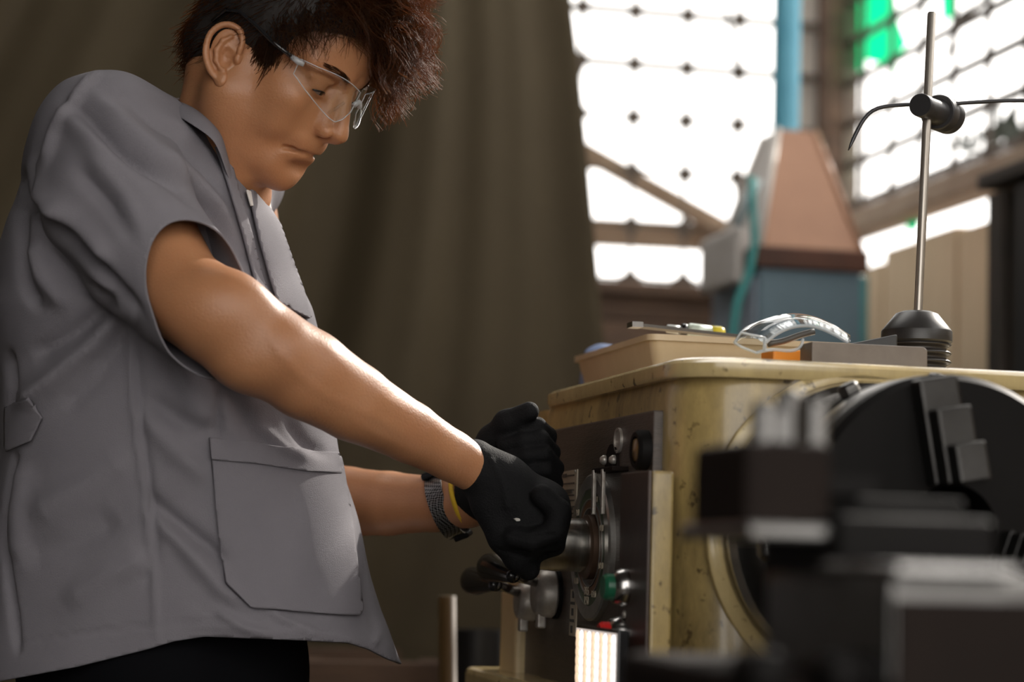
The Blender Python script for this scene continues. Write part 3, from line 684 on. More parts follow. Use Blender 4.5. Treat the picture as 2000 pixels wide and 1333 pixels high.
# ---- button box
xbx = -.030
uq0 = hx(1266, 1000, xbx)[1]; uq1 = hx(1211, 1000, xbx)[1]; zq1 = hx(1240, 922, xbx)[2]; zq0 = hx(1240, 1309, xbx)[2]
b = LB(); b.box((xbx+.004, uq0, zq0), (-.004, uq1, zq1)); bb = b.build('button_box', M_yel, lathe, smooth=False, bevel=.003)
b = LB(); b.box((xbx, uq0+.001, zq0), (xbx+.004, uq1, zq1)); b.build('cover_plate', mat('brown cover plate', (.085, .058, .045), .4, .2, col2=(.05, .036, .03), nscale=20, bump=.2), bb, smooth=False, bevel=.0015)
for px_, py_, colr, nm in ((1222, 1148, (.01, .09, .045), 'green_button'), (1214, 1242, (.55, .012, .012), 'red_button')):
    c = hx(px_, py_, xbx); b = LB(); b.rev(c, (-1, 0, 0), [(.0195, 0), (.0195, .004), (.0165, .012), (.0145, .014), (.0135, .014)], 28, caps=False); bz_ = b.build('button_bezel', M_bright, bb, angle=35)
    b = LB(); b.rev(c, (-1, 0, 0), [(.0135, .002), (.0135, .021), (.011, .024), (.001, .0245)], 24); b.build(nm, mat(nm, colr, .3), bz_, angle=35)
    c2_ = c+np.array((0, 0, -.027)); b = LB(); b.rev(c2_, (-1, 0, 0), [(.004, 0), (.004, .002), (.001, .003)], 12); b.build('screw', M_cast, bb)
# ---- label plates
def plate(pxs, nm, x=-.0075):
    q = [hx(a, c, x) for a, c in pxs]; m_ = LB(); m_.prism(np.array(q), (.0015, 0, 0)); return m_.build(nm, M_plate, lathe, smooth=False)
np_ = plate([(1079, 926), (1127, 917), (1124, 1010), (1077, 1012)], 'name_plate')
for i, py_ in enumerate((930, 945, 958, 968, 978, 990, 1003)):
    a = hx(1091, py_+2, -.0082); c = hx(1121, py_-3, -.0082)
    m_ = LB(); m_.box((-.0082, min(a[1], c[1]), a[2]-.0007), (-.0076, max(a[1], c[1]), a[2]+.0009)); m_.build('print_line', M_ink, np_, smooth=False)
for (ax_, ay_, bx_, by_) in ((1098, 934, 1106, 926), (1096, 966, 1117, 956), (1100, 998, 1118, 992)):
    a = hx(ax_, ay_, -.0084); c = hx(bx_, by_, -.0084); m_ = LB(); m_.box((-.0086, min(a[1], c[1]), min(a[2], c[2])), (-.0078, max(a[1], c[1]), max(a[2], c[2]))); m_.build('print_block', M_ink, np_, smooth=False)
for px_, py_ in ((1124, 921), (1121, 1007)):
    c = hx(px_, py_, -.0085); b = LB(); b.rev(c, (-1, 0, 0), [(.002, 0), (.0015, .001), (.0002, .0012)], 10); b.build('screw', M_cast, np_)
sp_ = plate([(1115, 1152), (1127, 1150), (1123, 1244), (1111, 1242)], 'scale_plate')
for i in range(5):
    a = hx(1119-.8*i, 1162+17*i, -.0083); m_ = LB(); m_.box((-.0086, a[1]-.008, a[2]-.0016), (-.0078, a[1]+.008, a[2]+.0016)) if i % 2 else m_.box((-.0086, a[1]-.003, a[2]-.004), (-.0078, a[1]+.003, a[2]+.004)); m_.build('scale_mark', M_ink, sp_, smooth=False)
# ---- the two shift levers
def lever(pxh, pyh, xh, rh, knob0, knob1, nm, mt_k, lab):
    c = hx(pxh, pyh, xh)
    b = LB(); b.rev((-.002, c[1], c[2]), (-1, 0, 0), [(rh*1.04, 0), (rh*1.04, .008), (rh*.7, .010)], 32); h0 = b.build('lever_boss', M_dark, lathe, angle=35)
    b = LB(); b.rev((-.010, c[1], c[2]), (-1, 0, 0), [(rh*.92, 0), (rh, .003), (rh*.98, .014), (rh*.84, .022), (rh*.76, .0235), (rh*.02, .024)], 40); h = b.build('lever_hub', M_cast, h0, angle=35)
    k0 = hx(*knob0, -.075); k1 = hx(*knob1, -.085); st = np.array((-.030, c[1], c[2]+rh*.45))
    b = LB(); b.cyl(st, k0, .0065, .0055, n=14); b.build('lever_rod', M_bright, h0)
    d = k1-k0; l = np.linalg.norm(d)
    b = LB(); b.rev(k0, d, [(.0075, -.002), (.0085, .002), (.0125, l*.45), (.0165, l*.72), (.0170, l*.84), (.0135, l*.95), (.007, l*.99), (.0005, l)], 24); b.build('lever_knob', mt_k, h0)
    tb = np.array((-.02, c[1], c[2]-rh)); b = LB(); b.box((-.030, c[1]-.007, c[2]-rh-.012), (-.020, c[1]+.007, c[2]-rh+.006)); b.build('pointer', M_cast, h0, smooth=False, bevel=.002)
lever(1098, 1160, 0, .0285, (1003, 1126), (949, 1106), 'front_lever', M_knob, '')
lever(1062, 1176, 0, .024, (968, 1143), (917, 1133), 'rear_lever', M_knob, '')

# ---- spindle nose, back plate and chuck
cS = hy(1722, 1040, UE-.05); xS, zS = cS[0], cS[2]
rS = (hy(1722, 1040, UE)[0]-hy(1428, 985, UE)[0])
b = LB(); b.rev((xS, UE+.004, zS), (0, -1, 0), [(rS*1.03, 0), (rS*1.03, .008), (rS*.985, .012), (rS*.95, .012), (rS*.95, .006), (rS*.90, .006)], 72, caps=False); b.build('spindle_ring', M_yel_lid, lathe, angle=35)
b = LB(); b.rev((xS, UE-.002, zS), (0, -1, 0), [(rS*.93, 0), (rS*.93, .02), (rS*.89, .026), (rS*.72, .026), (rS*.72, .10)], 64, caps=False); b.build('spindle_flange', M_bright, lathe, angle=35)
yc0 = UE-.10; rC = rS*.90
b = LB(); b.rev((xS, yc0, zS), (0, -1, 0), [(rC*.7, -.002), (rC*.97, 0), (rC, .006), (rC, .03), (rC*.975, .034), (rC*.975, .040), (rC, .044), (rC, .105), (rC*.96, .112), (rC*.30, .112), (rC*.28, .10), (rC*.28, .02), (.001, .02)], 72); chuck = b.build('chuck', M_dark, lathe, angle=35)
b = LB(); b.rev((xS, yc0, zS), (0, -1, 0), [(rC*1.0, .048), (rC*1.006, .050), (rC*1.006, .085), (rC*1.0, .087)], 72, caps=False); b.build('chuck_rim', M_dull, chuck, angle=35)
for k in range(3):
    a = R(100+120*k); rad = np.array((math.cos(a), 0, math.sin(a))); tan = np.array((-math.sin(a), 0, math.cos(a))); ax = np.array((0, -1., 0))
    B = np.stack((rad, tan, ax), 1); c0 = np.array((xS, yc0-.110, zS))
    b = LB(); b.box((rC*.30, -.019, 0), (rC*.98, .019, .022), B, c0); b.box((rC*.30, -.017, .022), (rC*.78, .017, .045), B, c0); b.box((rC*.30, -.015, .045), (rC*.55, .015, .066), B, c0); b.build('chuck_jaw', M_jaw, chuck, smooth=False, bevel=.003)
    a2 = a+R(60); p = np.array((xS+rC*math.cos(a2), yc0-.075, zS+rC*math.sin(a2))); b = LB(); b.rev(p-np.array((math.cos(a2), 0, math.sin(a2)))*.01, (math.cos(a2), 0, math.sin(a2)), [(.013, 0), (.013, .012), (.007, .012), (.007, .004), (.0005, .004)], 18); b.build('key_socket', M_bright, chuck, angle=35)
for k in range(10):
    a = R(8+36*k); p = np.array((xS+rC*math.cos(a)*1.0, yc0-.02, zS+rC*math.sin(a)*1.0)); d = np.array((math.cos(a), 0, math.sin(a)))
    b = LB(); b.rev(p-d*.006, d, [(.011, 0), (.011, .013), (.008, .016), (.001, .016)], 6); b.build('chuck_bolt', M_dull, chuck, smooth=False, bevel=.001)
# ---- carriage, cross slide and tool post in the foreground
def at(px, py, y): return hy(px, py, y)
yf = UE-.92
zc = at(1850, 1125, yf)[2]
b = LB(); b.box((at(1480, 1200, yf)[0], yf, .70), (.62, yf+.26, zc-.055)); b.build('saddle', M_darkbrown, lathe, smooth=False, bevel=.008)
b = LB(); b.box((at(1740, 1120, yf-.05)[0], yf-.05, zc-.06), (.60, yf+.14, zc)); b.build('cross_slide', M_dull, lathe, smooth=False, bevel=.006)
b = LB(); b.box((at(1750, 1120, yf-.052)[0], yf-.054, .70), (.59, yf-.05, zc-.012)); b.build('slide_face', M_darkbrown, lathe, smooth=False)
ytp = UE-.82
tpx0 = at(1455, 900, ytp)[0]; tpx1 = at(1628, 900, ytp)[0]; ztp1 = at(1540, 862, ytp)[2]; ztp0 = at(1540, 1042, ytp)[2]
b = LB(); b.box((tpx0, ytp, ztp0), (tpx1, ytp+.10, ztp1)); tp = b.build('tool_post', M_darkbrown, lathe, smooth=False, bevel=.006)
b = LB(); b.box((tpx0+.01, ytp+.006, ztp0+.035), (tpx1+.03, ytp+.095, ztp1-.03)); b.build('tool_slot', M_dark, tp, smooth=False)
b = LB(); b.box((at(1448, 1030, ytp)[0], ytp-.015, at(1500, 1056, ytp)[2]), (at(1622, 1030, ytp)[0], ytp+.12, at(1500, 1022, ytp)[2])); b.build('post_base', M_dull, tp, smooth=False, bevel=.003)
for i, (px_, hgt) in enumerate(((1490, .016), (1540, .026), (1590, .020), (1518, .014))):
    c = at(px_, 860, ytp+.03+.02*(i % 2)); c[2] = ztp1-.005; b = LB(); b.rev(c, (0, 0, 1), [(.0085, 0), (.0085, hgt+.01), (.006, hgt+.014), (.0005, hgt+.014)], 6 if i != 1 else 20); b.build('clamp_bolt', M_dull, tp, smooth=False, bevel=.001)
b = LB(); b.box((tpx1-.01, ytp+.03, ztp1-.055), (at(1930, 860, ytp)[0], ytp+.055, ztp1-.03)); b.build('boring_bar', M_dark, tp, smooth=False, bevel=.003)
# upright tool block at the right, nearer the chuck face
b = LB(); xq0 = at(1640, 1000, ytp-.03)[0]; xq1 = at(1950, 1000, ytp-.03)[0]
b.box((xq0, ytp-.03, zc-.01), (xq1, ytp+.10, at(1800, 1010, ytp-.03)[2])); b.build('compound_slide', M_dark, lathe, smooth=False, bevel=.006)
b = LB(); b.box((at(1755, 1075, yf-.06)[0], yf-.06, zc), (at(1990, 1075, yf-.06)[0], yf+.05, zc+.006)); b.build('slide_cap', M_bright, lathe, smooth=False, bevel=.002)
c = at(1575, 1310, yf-.03); 
for px_ in (1490, 1640, 1710):
    c = at(px_, 1315, yf-.02); b = LB(); b.rev(c, (0, -1, 0), [(.012, -.02), (.012, .012), (.009, .016), (.0005, .017)], 18); b.build('carriage_bolt', M_dark, lathe)
# ================================================================== things on and around the lathe
M_tray = mat('cream plastic', (.62, .50, .34), .42, col2=(.50, .38, .23), nscale=14, namt=.3, bump=.1, bscale=90, sss=.0)
M_clear = clear_mat('clear polycarbonate', (.93, .95, .96), 1.0, 1.55, .04)
M_clear_edge = clear_mat('polished clear edge', (.80, .83, .85), 1.0, 1.7, .15)
nt_ = M_clear_edge.node_tree; df_ = nt_.nodes.new('ShaderNodeBsdfDiffuse'); df_.inputs[0].default_value = (.75, .78, .80, 1); m2_ = nt_.nodes.new('ShaderNodeMixShader'); m2_.inputs[0].default_value = .35
lk_ = nt_.nodes['Material Output'].inputs[0].links[0]; s_ = lk_.from_socket; nt_.links.new(s_, m2_.inputs[1]); nt_.links.new(df_.outputs[0], m2_.inputs[2]); nt_.links.new(m2_.outputs[0], nt_.nodes['Material Output'].inputs[0])
# parts bin
xt = .075
yn = hx(1270, 735, xt)[1]; yfr = hx(1124, 760, xt)[1]; ztr = hx(1270, 653, xt)[2]; zt0 = ZT+.001
wt = .27; tp_ = .012
tray = thing('parts_bin', 'cream plastic parts bin standing on the lathe lid', 'bin', L2W((xt+.1, (yn+yfr)/2, zt0)))
def ring_t(z, o): return rrect(xt-o, xt+wt+o, yn-o, yfr+o, .012, z, 4)
b = LB(); b.loft([ring_t(zt0, -tp_), ring_t(ztr-.006, 0), ring_t(ztr-.006, 0), ring_t(ztr-.004, -.003), ring_t(zt0+.004, -tp_-.003)], True, True); b.build('body', M_tray, tray, angle=40)
b = LB(); b.loft([ring_t(ztr-.007, 0), ring_t(ztr-.007, .004), ring_t(ztr, .004), ring_t(ztr, -.004), ring_t(ztr-.005, -.004)], False, False); b.build('rim', M_tray, tray, angle=40)
# steel rule lying across the bin
ya = yn+.03
a = hy(1233, 638, ya-.01); c = hy(1470, 668, ya+.0)
a[2] = max(a[2], ztr+.003); d = c-a; c[2] = ztr+.002
rule = thing('steel_rule', 'narrow dark steel rule lying across the parts bin', 'rule', L2W(a))
w_ = np.array((.0, .011, 0))
b = LB(); b.prism(np.array([a-w_, c-w_, c+w_, a+w_]), (0, 0, .0035)); b.build('blade', mat('dark rule steel', (.12, .11, .10), .35, .8), rule, smooth=False)
a2 = a-np.array((.002, 0, .0005)); e2 = a+(c-a)*.075
b = LB(); b.prism(np.array([a2-w_*1.02, e2-w_*1.02, e2+w_*1.02, a2+w_*1.02])-np.array((0, 0, .0008)), (0, 0, .0062)); b.build('end_tip', M_bright, rule, smooth=False)
# scriber / torch lying in the bin
yt_ = yn+.09
a = hy(1300, 642, yt_); c = hy(1412, 655, yt_); a[2] = max(a[2], ztr+.011); c[2] = max(c[2], ztr+.010)
d = c-a; l = np.linalg.norm(d)
pen = thing('pen_torch', 'small pale green torch with yellow band resting on the parts bin', 'torch', L2W(a))
b = LB(); b.rev(a, d, [(.002, 0), (.005, .002), (.0055, l*.26)], 18); b.build('tip', mat('pale grey tip', (.45, .47, .45), .3, .3), pen)
b = LB(); b.rev(a, d, [(.0058, l*.26), (.0085, l*.28), (.0085, l*.34), (.0065, l*.36)], 18); b.build('collar', M_knob, pen)
b = LB(); b.rev(a, d, [(.0075, l*.36), (.0098, l*.42), (.0098, l*.78)], 18); b.build('barrel', mat('pale green barrel', (.55, .62, .54), .25, .2), pen)
b = LB(); b.rev(a, d, [(.0102, l*.78), (.0102, l*.94), (.009, l)], 18); b.build('band', mat('yellow band', (.70, .58, .05), .3), pen)
# blue rag behind the bin
c = hx(1175, 674, xt+.05); yb2 = yfr-.01
q = hy(1176, 676, yfr+.035); rg = Field(np.array((q[0]-.04, yfr+.005, ZT-.01)), np.array((q[0]+.05, yfr+.075, q[2]+.02)), .003)
rg.ell((q[0], yfr+.04, (ZT+q[2])/2), (.025, .025, (q[2]-ZT)/2+.002), None, .01); rg.ell((q[0]+.01, yfr+.045, ZT+.02), (.03, .025, .025), None, .02); rg.cone((q[0]-.015, yfr+.035, q[2]-.012), (q[0]+.015, yfr+.045, q[2]-.004), .008, .007, .01)
v, f = rg.mesh(); v = v @ LMN[:3, :3].T+LMN[:3, 3]
tag(obj('rag', v, f, mat('blue cloth', (.18, .24, .40), .9)), 'crumpled blue rag behind the far end of the parts bin', 'rag')
# clear goggles lying on the lid
yg = UE+.115
gl = thing('safety_goggles', 'clear plastic safety goggles lying on the lathe lid beside the bin', 'goggles', L2W(hy(1540, 690, yg)))
def gpt(px, py, dy=0): return hy(px, py, yg+dy)
arc_o = [(1437, 668), (1447, 648), (1470, 634), (1500, 625), (1535, 620), (1570, 623), (1600, 632), (1630, 647), (1660, 668)]
arc_i = [(1494, 672), (1512, 655), (1532, 644), (1555, 637), (1580, 636), (1602, 641), (1622, 650), (1640, 659), (1656, 670)]
no = 25
def resample(p, n):
    p = np.array(p, float); s = np.r_[0, np.cumsum(np.hypot(*np.diff(p, axis=0).T))]; t = np.linspace(0, s[-1], n)
    # smooth the corners a little
    x, y = np.interp(t, s, p[:, 0]), np.interp(t, s, p[:, 1])
    for _ in range(3): x[1:-1] = (x[:-2]+2*x[1:-1]+x[2:])/4; y[1:-1] = (y[:-2]+2*y[1:-1]+y[2:])/4
    return np.stack((x, y), 1)
ao, ai = resample(arc_o, no), resample(arc_i, no)
zmin = ZT+.002
def fixz(p): p = np.array(p); p[2] = max(p[2], zmin); return p
rows_ = []
for t, dy in ((0, .035), (.35, .012), (.7, -.012), (1, -.03)):
    rows_.append([fixz(gpt(*(ao[i]*(1-t)+ai[i]*t), dy)+np.array((0, 0, .006*math.sin(t*3.14)))) for i in range(no)])
b = LB(); V = [p for r_ in rows_ for p in r_]; Fq = [(i*no+j, i*no+j+1, (i+1)*no+j+1, (i+1)*no+j) for i in range(3) for j in range(no-1)]
b.add(V, Fq); b.build('lens', M_clear, gl, solid=.0022)
for r_, nm in ((rows_[0], 'lens_edge'), (rows_[3], 'lens_edge')):
    b = LB(); b.tube(r_, .0016, 8); b.build(nm, M_clear_edge, gl)
# side shield: a stepped clear box at the left, and the lower nose edge
side = [(1434, 670), (1447, 650), (1494, 660), (1496, 685), (1478, 690), (1452, 680)]
b = LB(); b.prism(np.array([fixz(gpt(*p, -.03)) for p in side]), (0, .004, 0)); b.build('side_shield', M_clear, gl, smooth=False)
b = LB(); b.tube([fixz(gpt(*p, -.03)) for p in side+side[:1]], .0014, 8); b.build('shield_edge', M_clear_edge, gl)
b = LB(); b.tube([fixz(gpt(*p, -.03)) for p in ((1494, 660), (1492, 686))], .0016, 8); b.build('shield_edge', M_clear_edge, gl)
b = LB(); b.tube([fixz(gpt(*p, -.028)) for p in resample([(1478, 689), (1510, 682), (1540, 687), (1562, 684), (1570, 670), (1568, 662)], 14)], .0017, 8); b.build('nose_edge', M_clear_edge, gl)
b = LB(); b.tube([fixz(gpt(*p, .02)) for p in resample([(1500, 672), (1530, 668), (1560, 655), (1590, 648)], 10)], .0035, 8); b.build('temple', mat('dark grey temple', (.10, .09, .08), .4), gl)
# orange plastic case under the goggles
c0, c1 = gpt(1508, 690, .015), gpt(1574, 690, .015); zc1 = gpt(1540, 684, .015)[2]
b = LB(); b.box((c0[0], yg+.012, ZT+.0005), (c1[0], yg+.05, max(zc1, ZT+.006))); tag(b.build('plastic_case', mat('orange plastic', (.85, .28, .015), .4), smooth=False, bevel=.002), 'small flat orange plastic case under the clear goggles', 'case')
# ground steel bar
ys_ = UE+.062
xa, xb = hy(1586, 690, ys_)[0], hy(1812, 690, ys_)[0]; zb_ = hy(1600, 668, ys_)[2]
b = LB(); pr = [(xa, ys_, ZT+.0003), (xb-.003, ys_, ZT+.0003), (xb, ys_, ZT+.004), (xb, ys_, zb_-.003), (xb-.004, ys_, zb_), (xa, ys_, zb_)]
b.prism(np.array(pr), (0, .035, 0)); tag(b.build('steel_bar', mat('dull brown grey steel', (.20, .17, .145), .45, .35, col2=(.15, .125, .105), nscale=30), smooth=False, bevel=.0012), 'rectangular dull steel bar on the lid in front of the gauge base', 'bar')
c = hy(1788, 677, ys_-.001); b = LB(); b.box((c[0]-.006, ys_-.001, c[2]-.001), (c[0]+.007, ys_+.003, zb_+.0008)); b.build('chip', M_bright, None, smooth=False) if False else None
# dark file behind the bar
yf_ = UE+.13; a = hy(1640, 672, yf_); c = hy(1745, 655, yf_)
zf = ZT+.012
b = LB(); b.prism(np.array([(a[0], yf_-.012, ZT+.001), (c[0], yf_-.012, ZT+.001), (c[0], yf_-.012, max(c[2], ZT+.02)), (a[0], yf_-.012, max(a[2]-.002, ZT+.012))]), (0, .024, 0)); tag(b.build('steel_wedge', mat('dark grey wedge', (.055, .055, .055), .5, .4), smooth=False, bevel=.002), 'dark steel wedge between the clear goggles and the gauge base', 'wedge')
# surface gauge: bellows base, rod, clamp and bent scriber
yG = UE+.17
gz = lambda px, py: hy(px, py, yG)
cb = gz(1790, 690); R0 = (gz(1855, 660)[0]-gz(1727, 660)[0])/2
zs_ = [gz(1790, p)[2] for p in (609, 612, 646, 668, 676)]
gauge = thing('surface_gauge', 'surface gauge with black bellows base and tall steel rod on the lathe lid', 'gauge', L2W((cb[0], yG, ZT)))
b = LB(); b.rev((cb[0], yG, 0), (0, 0, 1), [(R0*.42, zs_[0]), (R0*.60, zs_[1]-.001), (R0*.98, zs_[2]), (R0, zs_[2]-.0015), (R0, zs_[3]), (R0*.9, zs_[4])][::-1], 48); b.build('base_cap', mat('black gauge base', (.02, .019, .019), .38, col2=(.03, .027, .025), nscale=60), gauge, angle=30)
zz = np.linspace(ZT, zs_[4]+.001, 25); pr = [(R0*(.90+.08*math.cos(i*math.pi/3)), z) for i, z in enumerate(zz)]
b = LB(); b.rev((cb[0], yG, 0), (0, 0, 1), pr, 48); b.build('bellows', M_rubber, gauge)
r0_ = gz(1792, 608); r1_ = gz(1820, 24); r0_[2] = zs_[0]-.004; r0_[0] = gz(1793, 600)[0]
rr = (gz(1801, 400)[0]-gz(1786, 400)[0])/2*1.05
b = LB(); l = np.linalg.norm(r1_-r0_); b.rev(r0_, r1_-r0_, [(rr, 0), (rr, l-.002), (rr*.8, l)], 20); b.build('rod', mat('gauge rod steel', (.50, .47, .42), .32, .7, col2=(.34, .30, .26), nscale=40, stretch=(1, 1, .2)), gauge, angle=35)
# clamp: two discs on a short barrel crossing the rod
cA = hy(1797, 205, yG-.022); cB = hy(1852, 228, yG+.040); d = cB-cA; l = np.linalg.norm(d); rA_ = (hy(1820, 205, yG-.022)[0]-hy(1777, 205, yG-.022)[0])/2; 
M_clamp = mat('black clamp', (.035, .034, .036), .4, .3)
b = LB(); b.rev(cA, d, [(rA_*.95, 0), (rA_, .001), (rA_, .014), (rA_*.92, .016), (rA_*1.0, l*.55), (rA_*1.25, l*.62)], 32); b.build('clamp', M_clamp, gauge, angle=35)
b = LB(); b.rev(cA, d, [(rA_*1.45, l*.60), (rA_*1.55, l*.62), (rA_*1.55, l*.80), (rA_*1.48, l*.82), (rA_*1.48, l*.85), (rA_*1.55, l*.87), (rA_*1.55, l), (rA_*1.2, l*1.02)], 36); b.build('clamp_nut', M_clamp, gauge, angle=35)
yN = yG-.004+.012
nd = resample([(1657, 294), (1668, 268), (1684, 236), (1700, 215), (1722, 208), (1780, 204), (1850, 204), (1900, 200), (1950, 197), (2060, 196)], 40)
b = LB(); b.tube([hy(*p, yN+.01*min(1, max(0, (p[0]-1780)/100))) for p in nd], [.0006, .0016]+[.0022]*38, 10); b.build('scriber', mat('scriber steel', (.06, .06, .065), .35, .5), gauge)
# LED lamp panel propped on the lathe front
xl_ = -.064
u_n = hx(1202, 1290, xl_)[1]; u_f = hx(1124, 1290, xl_)[1]; zl1 = hx(1160, 1232, xl_)[2]; 
lamp = thing('led_panel_lamp', 'glowing flat LED panel lamp standing upright against the lathe panel', 'lamp', L2W((xl_, (u_n+u_f)/2, zled)))
lz0 = zled+.004
b = LB(); b.box((xl_+.001, u_n-.003, lz0), (xl_+.013, u_f+.003, zl1+.003)); b.build('body', M_knob, lamp, smooth=False, bevel=.002)
M_face = mat('lamp diffuser', (.8, .8, .8), .5, emit=((1.0, .85, .75), .5)); M_warm = mat('warm diode', (.9, .7, .5), .4, emit=((1.0, .72, .48), .9)); M_cool = mat('cool diode', (.8, .85, .9), .4, emit=((.93, .95, 1.0), 1.6))
b = LB(); b.box((xl_, u_n, lz0+.003), (xl_+.0015, u_f, zl1)); b.build('diffuser', M_face, lamp, smooth=False)
nc = 10; nr = int((zl1-lz0-.01)/.0085); dw = None; dc = None
for i in range(nc):
    for j in range(nr):
        uu = u_n+(u_f-u_n)*(i+.5)/nc; z_ = zl1-.005-.0085*j-.002
        p = Vector(L2W((xl_-.0006, uu, z_)))
        src = dw if i % 2 else dc
        if src is None:
            b = LB(); b.rev((xl_+.0002, uu, z_), (-1, 0, 0), [((u_f-u_n)/nc*.40, 0), ((u_f-u_n)/nc*.34, .0012), (.0004, .0015)], 10); o = b.build('diode', M_warm if i % 2 else M_cool, lamp); o['o'] = 0; del o['o']
            off = Vector(o.location)-p
            if i % 2: dw = o; offw = off
            else: dc = o; offc = off
        else:
            c_ = src.copy(); COL.objects.link(c_); c_.parent = lamp; c_.matrix_parent_inverse = src.matrix_parent_inverse.copy(); c_.location = p+(offw if i % 2 else offc)
# ================================================================== the worker
M_skin = mat('tan skin', (.43, .205, .098), .42, col2=(.37, .163, .076), nscale=22, namt=.2, bump=.22, bscale=420, sss=.12, spec=.45)
M_shirt = mat('grey twill', (.185, .174, .192), .82, col2=(.170, .160, .177), nscale=40, namt=.2, bump=.35, bscale=900, spec=.25)
M_trouser = mat('black trouser cloth', (.004, .004, .005), .9, spec=.06)
M_glove = mat('black knit glove', (.0055, .0055, .006), .75, bump=.5, bscale=520, spec=.18)
M_white = mat('white undershirt', (.62, .58, .55), .85)
M_hair = None
def hair_mat(name, base, glow):
    m = bpy.data.materials.new(name); m.use_nodes = True; nt = m.node_tree; out = nt.nodes['Material Output']; b = nt.nodes['Principled BSDF']
    b.inputs['Base Color'].default_value = (*base, 1); b.inputs['Roughness'].default_value = .45; b.inputs['Specular IOR Level'].default_value = .12
    t = nt.nodes.new('ShaderNodeBsdfTranslucent'); t.inputs[0].default_value = (*glow, 1); mx = nt.nodes.new('ShaderNodeMixShader'); mx.inputs[0].default_value = .46
    nt.links.new(b.outputs[0], mx.inputs[1]); nt.links.new(t.outputs[0], mx.inputs[2]); nt.links.new(mx.outputs[0], out.inputs[0]); return m
M_hair = hair_mat('dark brown hair', (.020, .013, .009), (.62, .30, .105)); M_haircap = mat('hair mass', (.012, .008, .006), .7, bump=.8, bscale=120)

def toV(w): d = np.asarray(w, float)-CAM; return np.array((d@cR, d@cU, d@cF))
pel = toV((PW(300, 1250, 2.44)[0], PW(300, 1250, 2.44)[1], 0)); person = thing('person', 'man in grey short-sleeved work shirt bending to turn the lathe handle', 'person', W(pel))

# ---- head frame (centimetres: x forward, y towards the camera side, z up)
def headmat(yaw, pitch, roll):
    cy, sy, cp, sp, cr, sr = math.cos(yaw), math.sin(yaw), math.cos(pitch), math.sin(pitch), math.cos(roll), math.sin(roll)
    Rx = np.array([[1, 0, 0], [0, cr, -sr], [0, sr, cr]]); Rp = np.array([[cp, 0, sp], [0, 1, 0], [-sp, 0, cp]]); Ry = np.array([[cy, -sy, 0], [sy, cy, 0], [0, 0, 1]])
    return np.array([[1, 0, 0], [0, 0, 1], [0, -1, 0]]) @ Ry @ Rp @ Rx
HM = headmat(R(27), R(33), R(5)); HD = 2.38; HS = 18.7/(FPX/HD); HO = P(533, 126, HD)
def h2v(p): return HO+HS*(np.asarray(p, float) @ HM.T)
def v2h(v): return ((np.asarray(v, float)-HO)/HS) @ HM
def ph(px, py, D): return v2h(P(px, py, D))

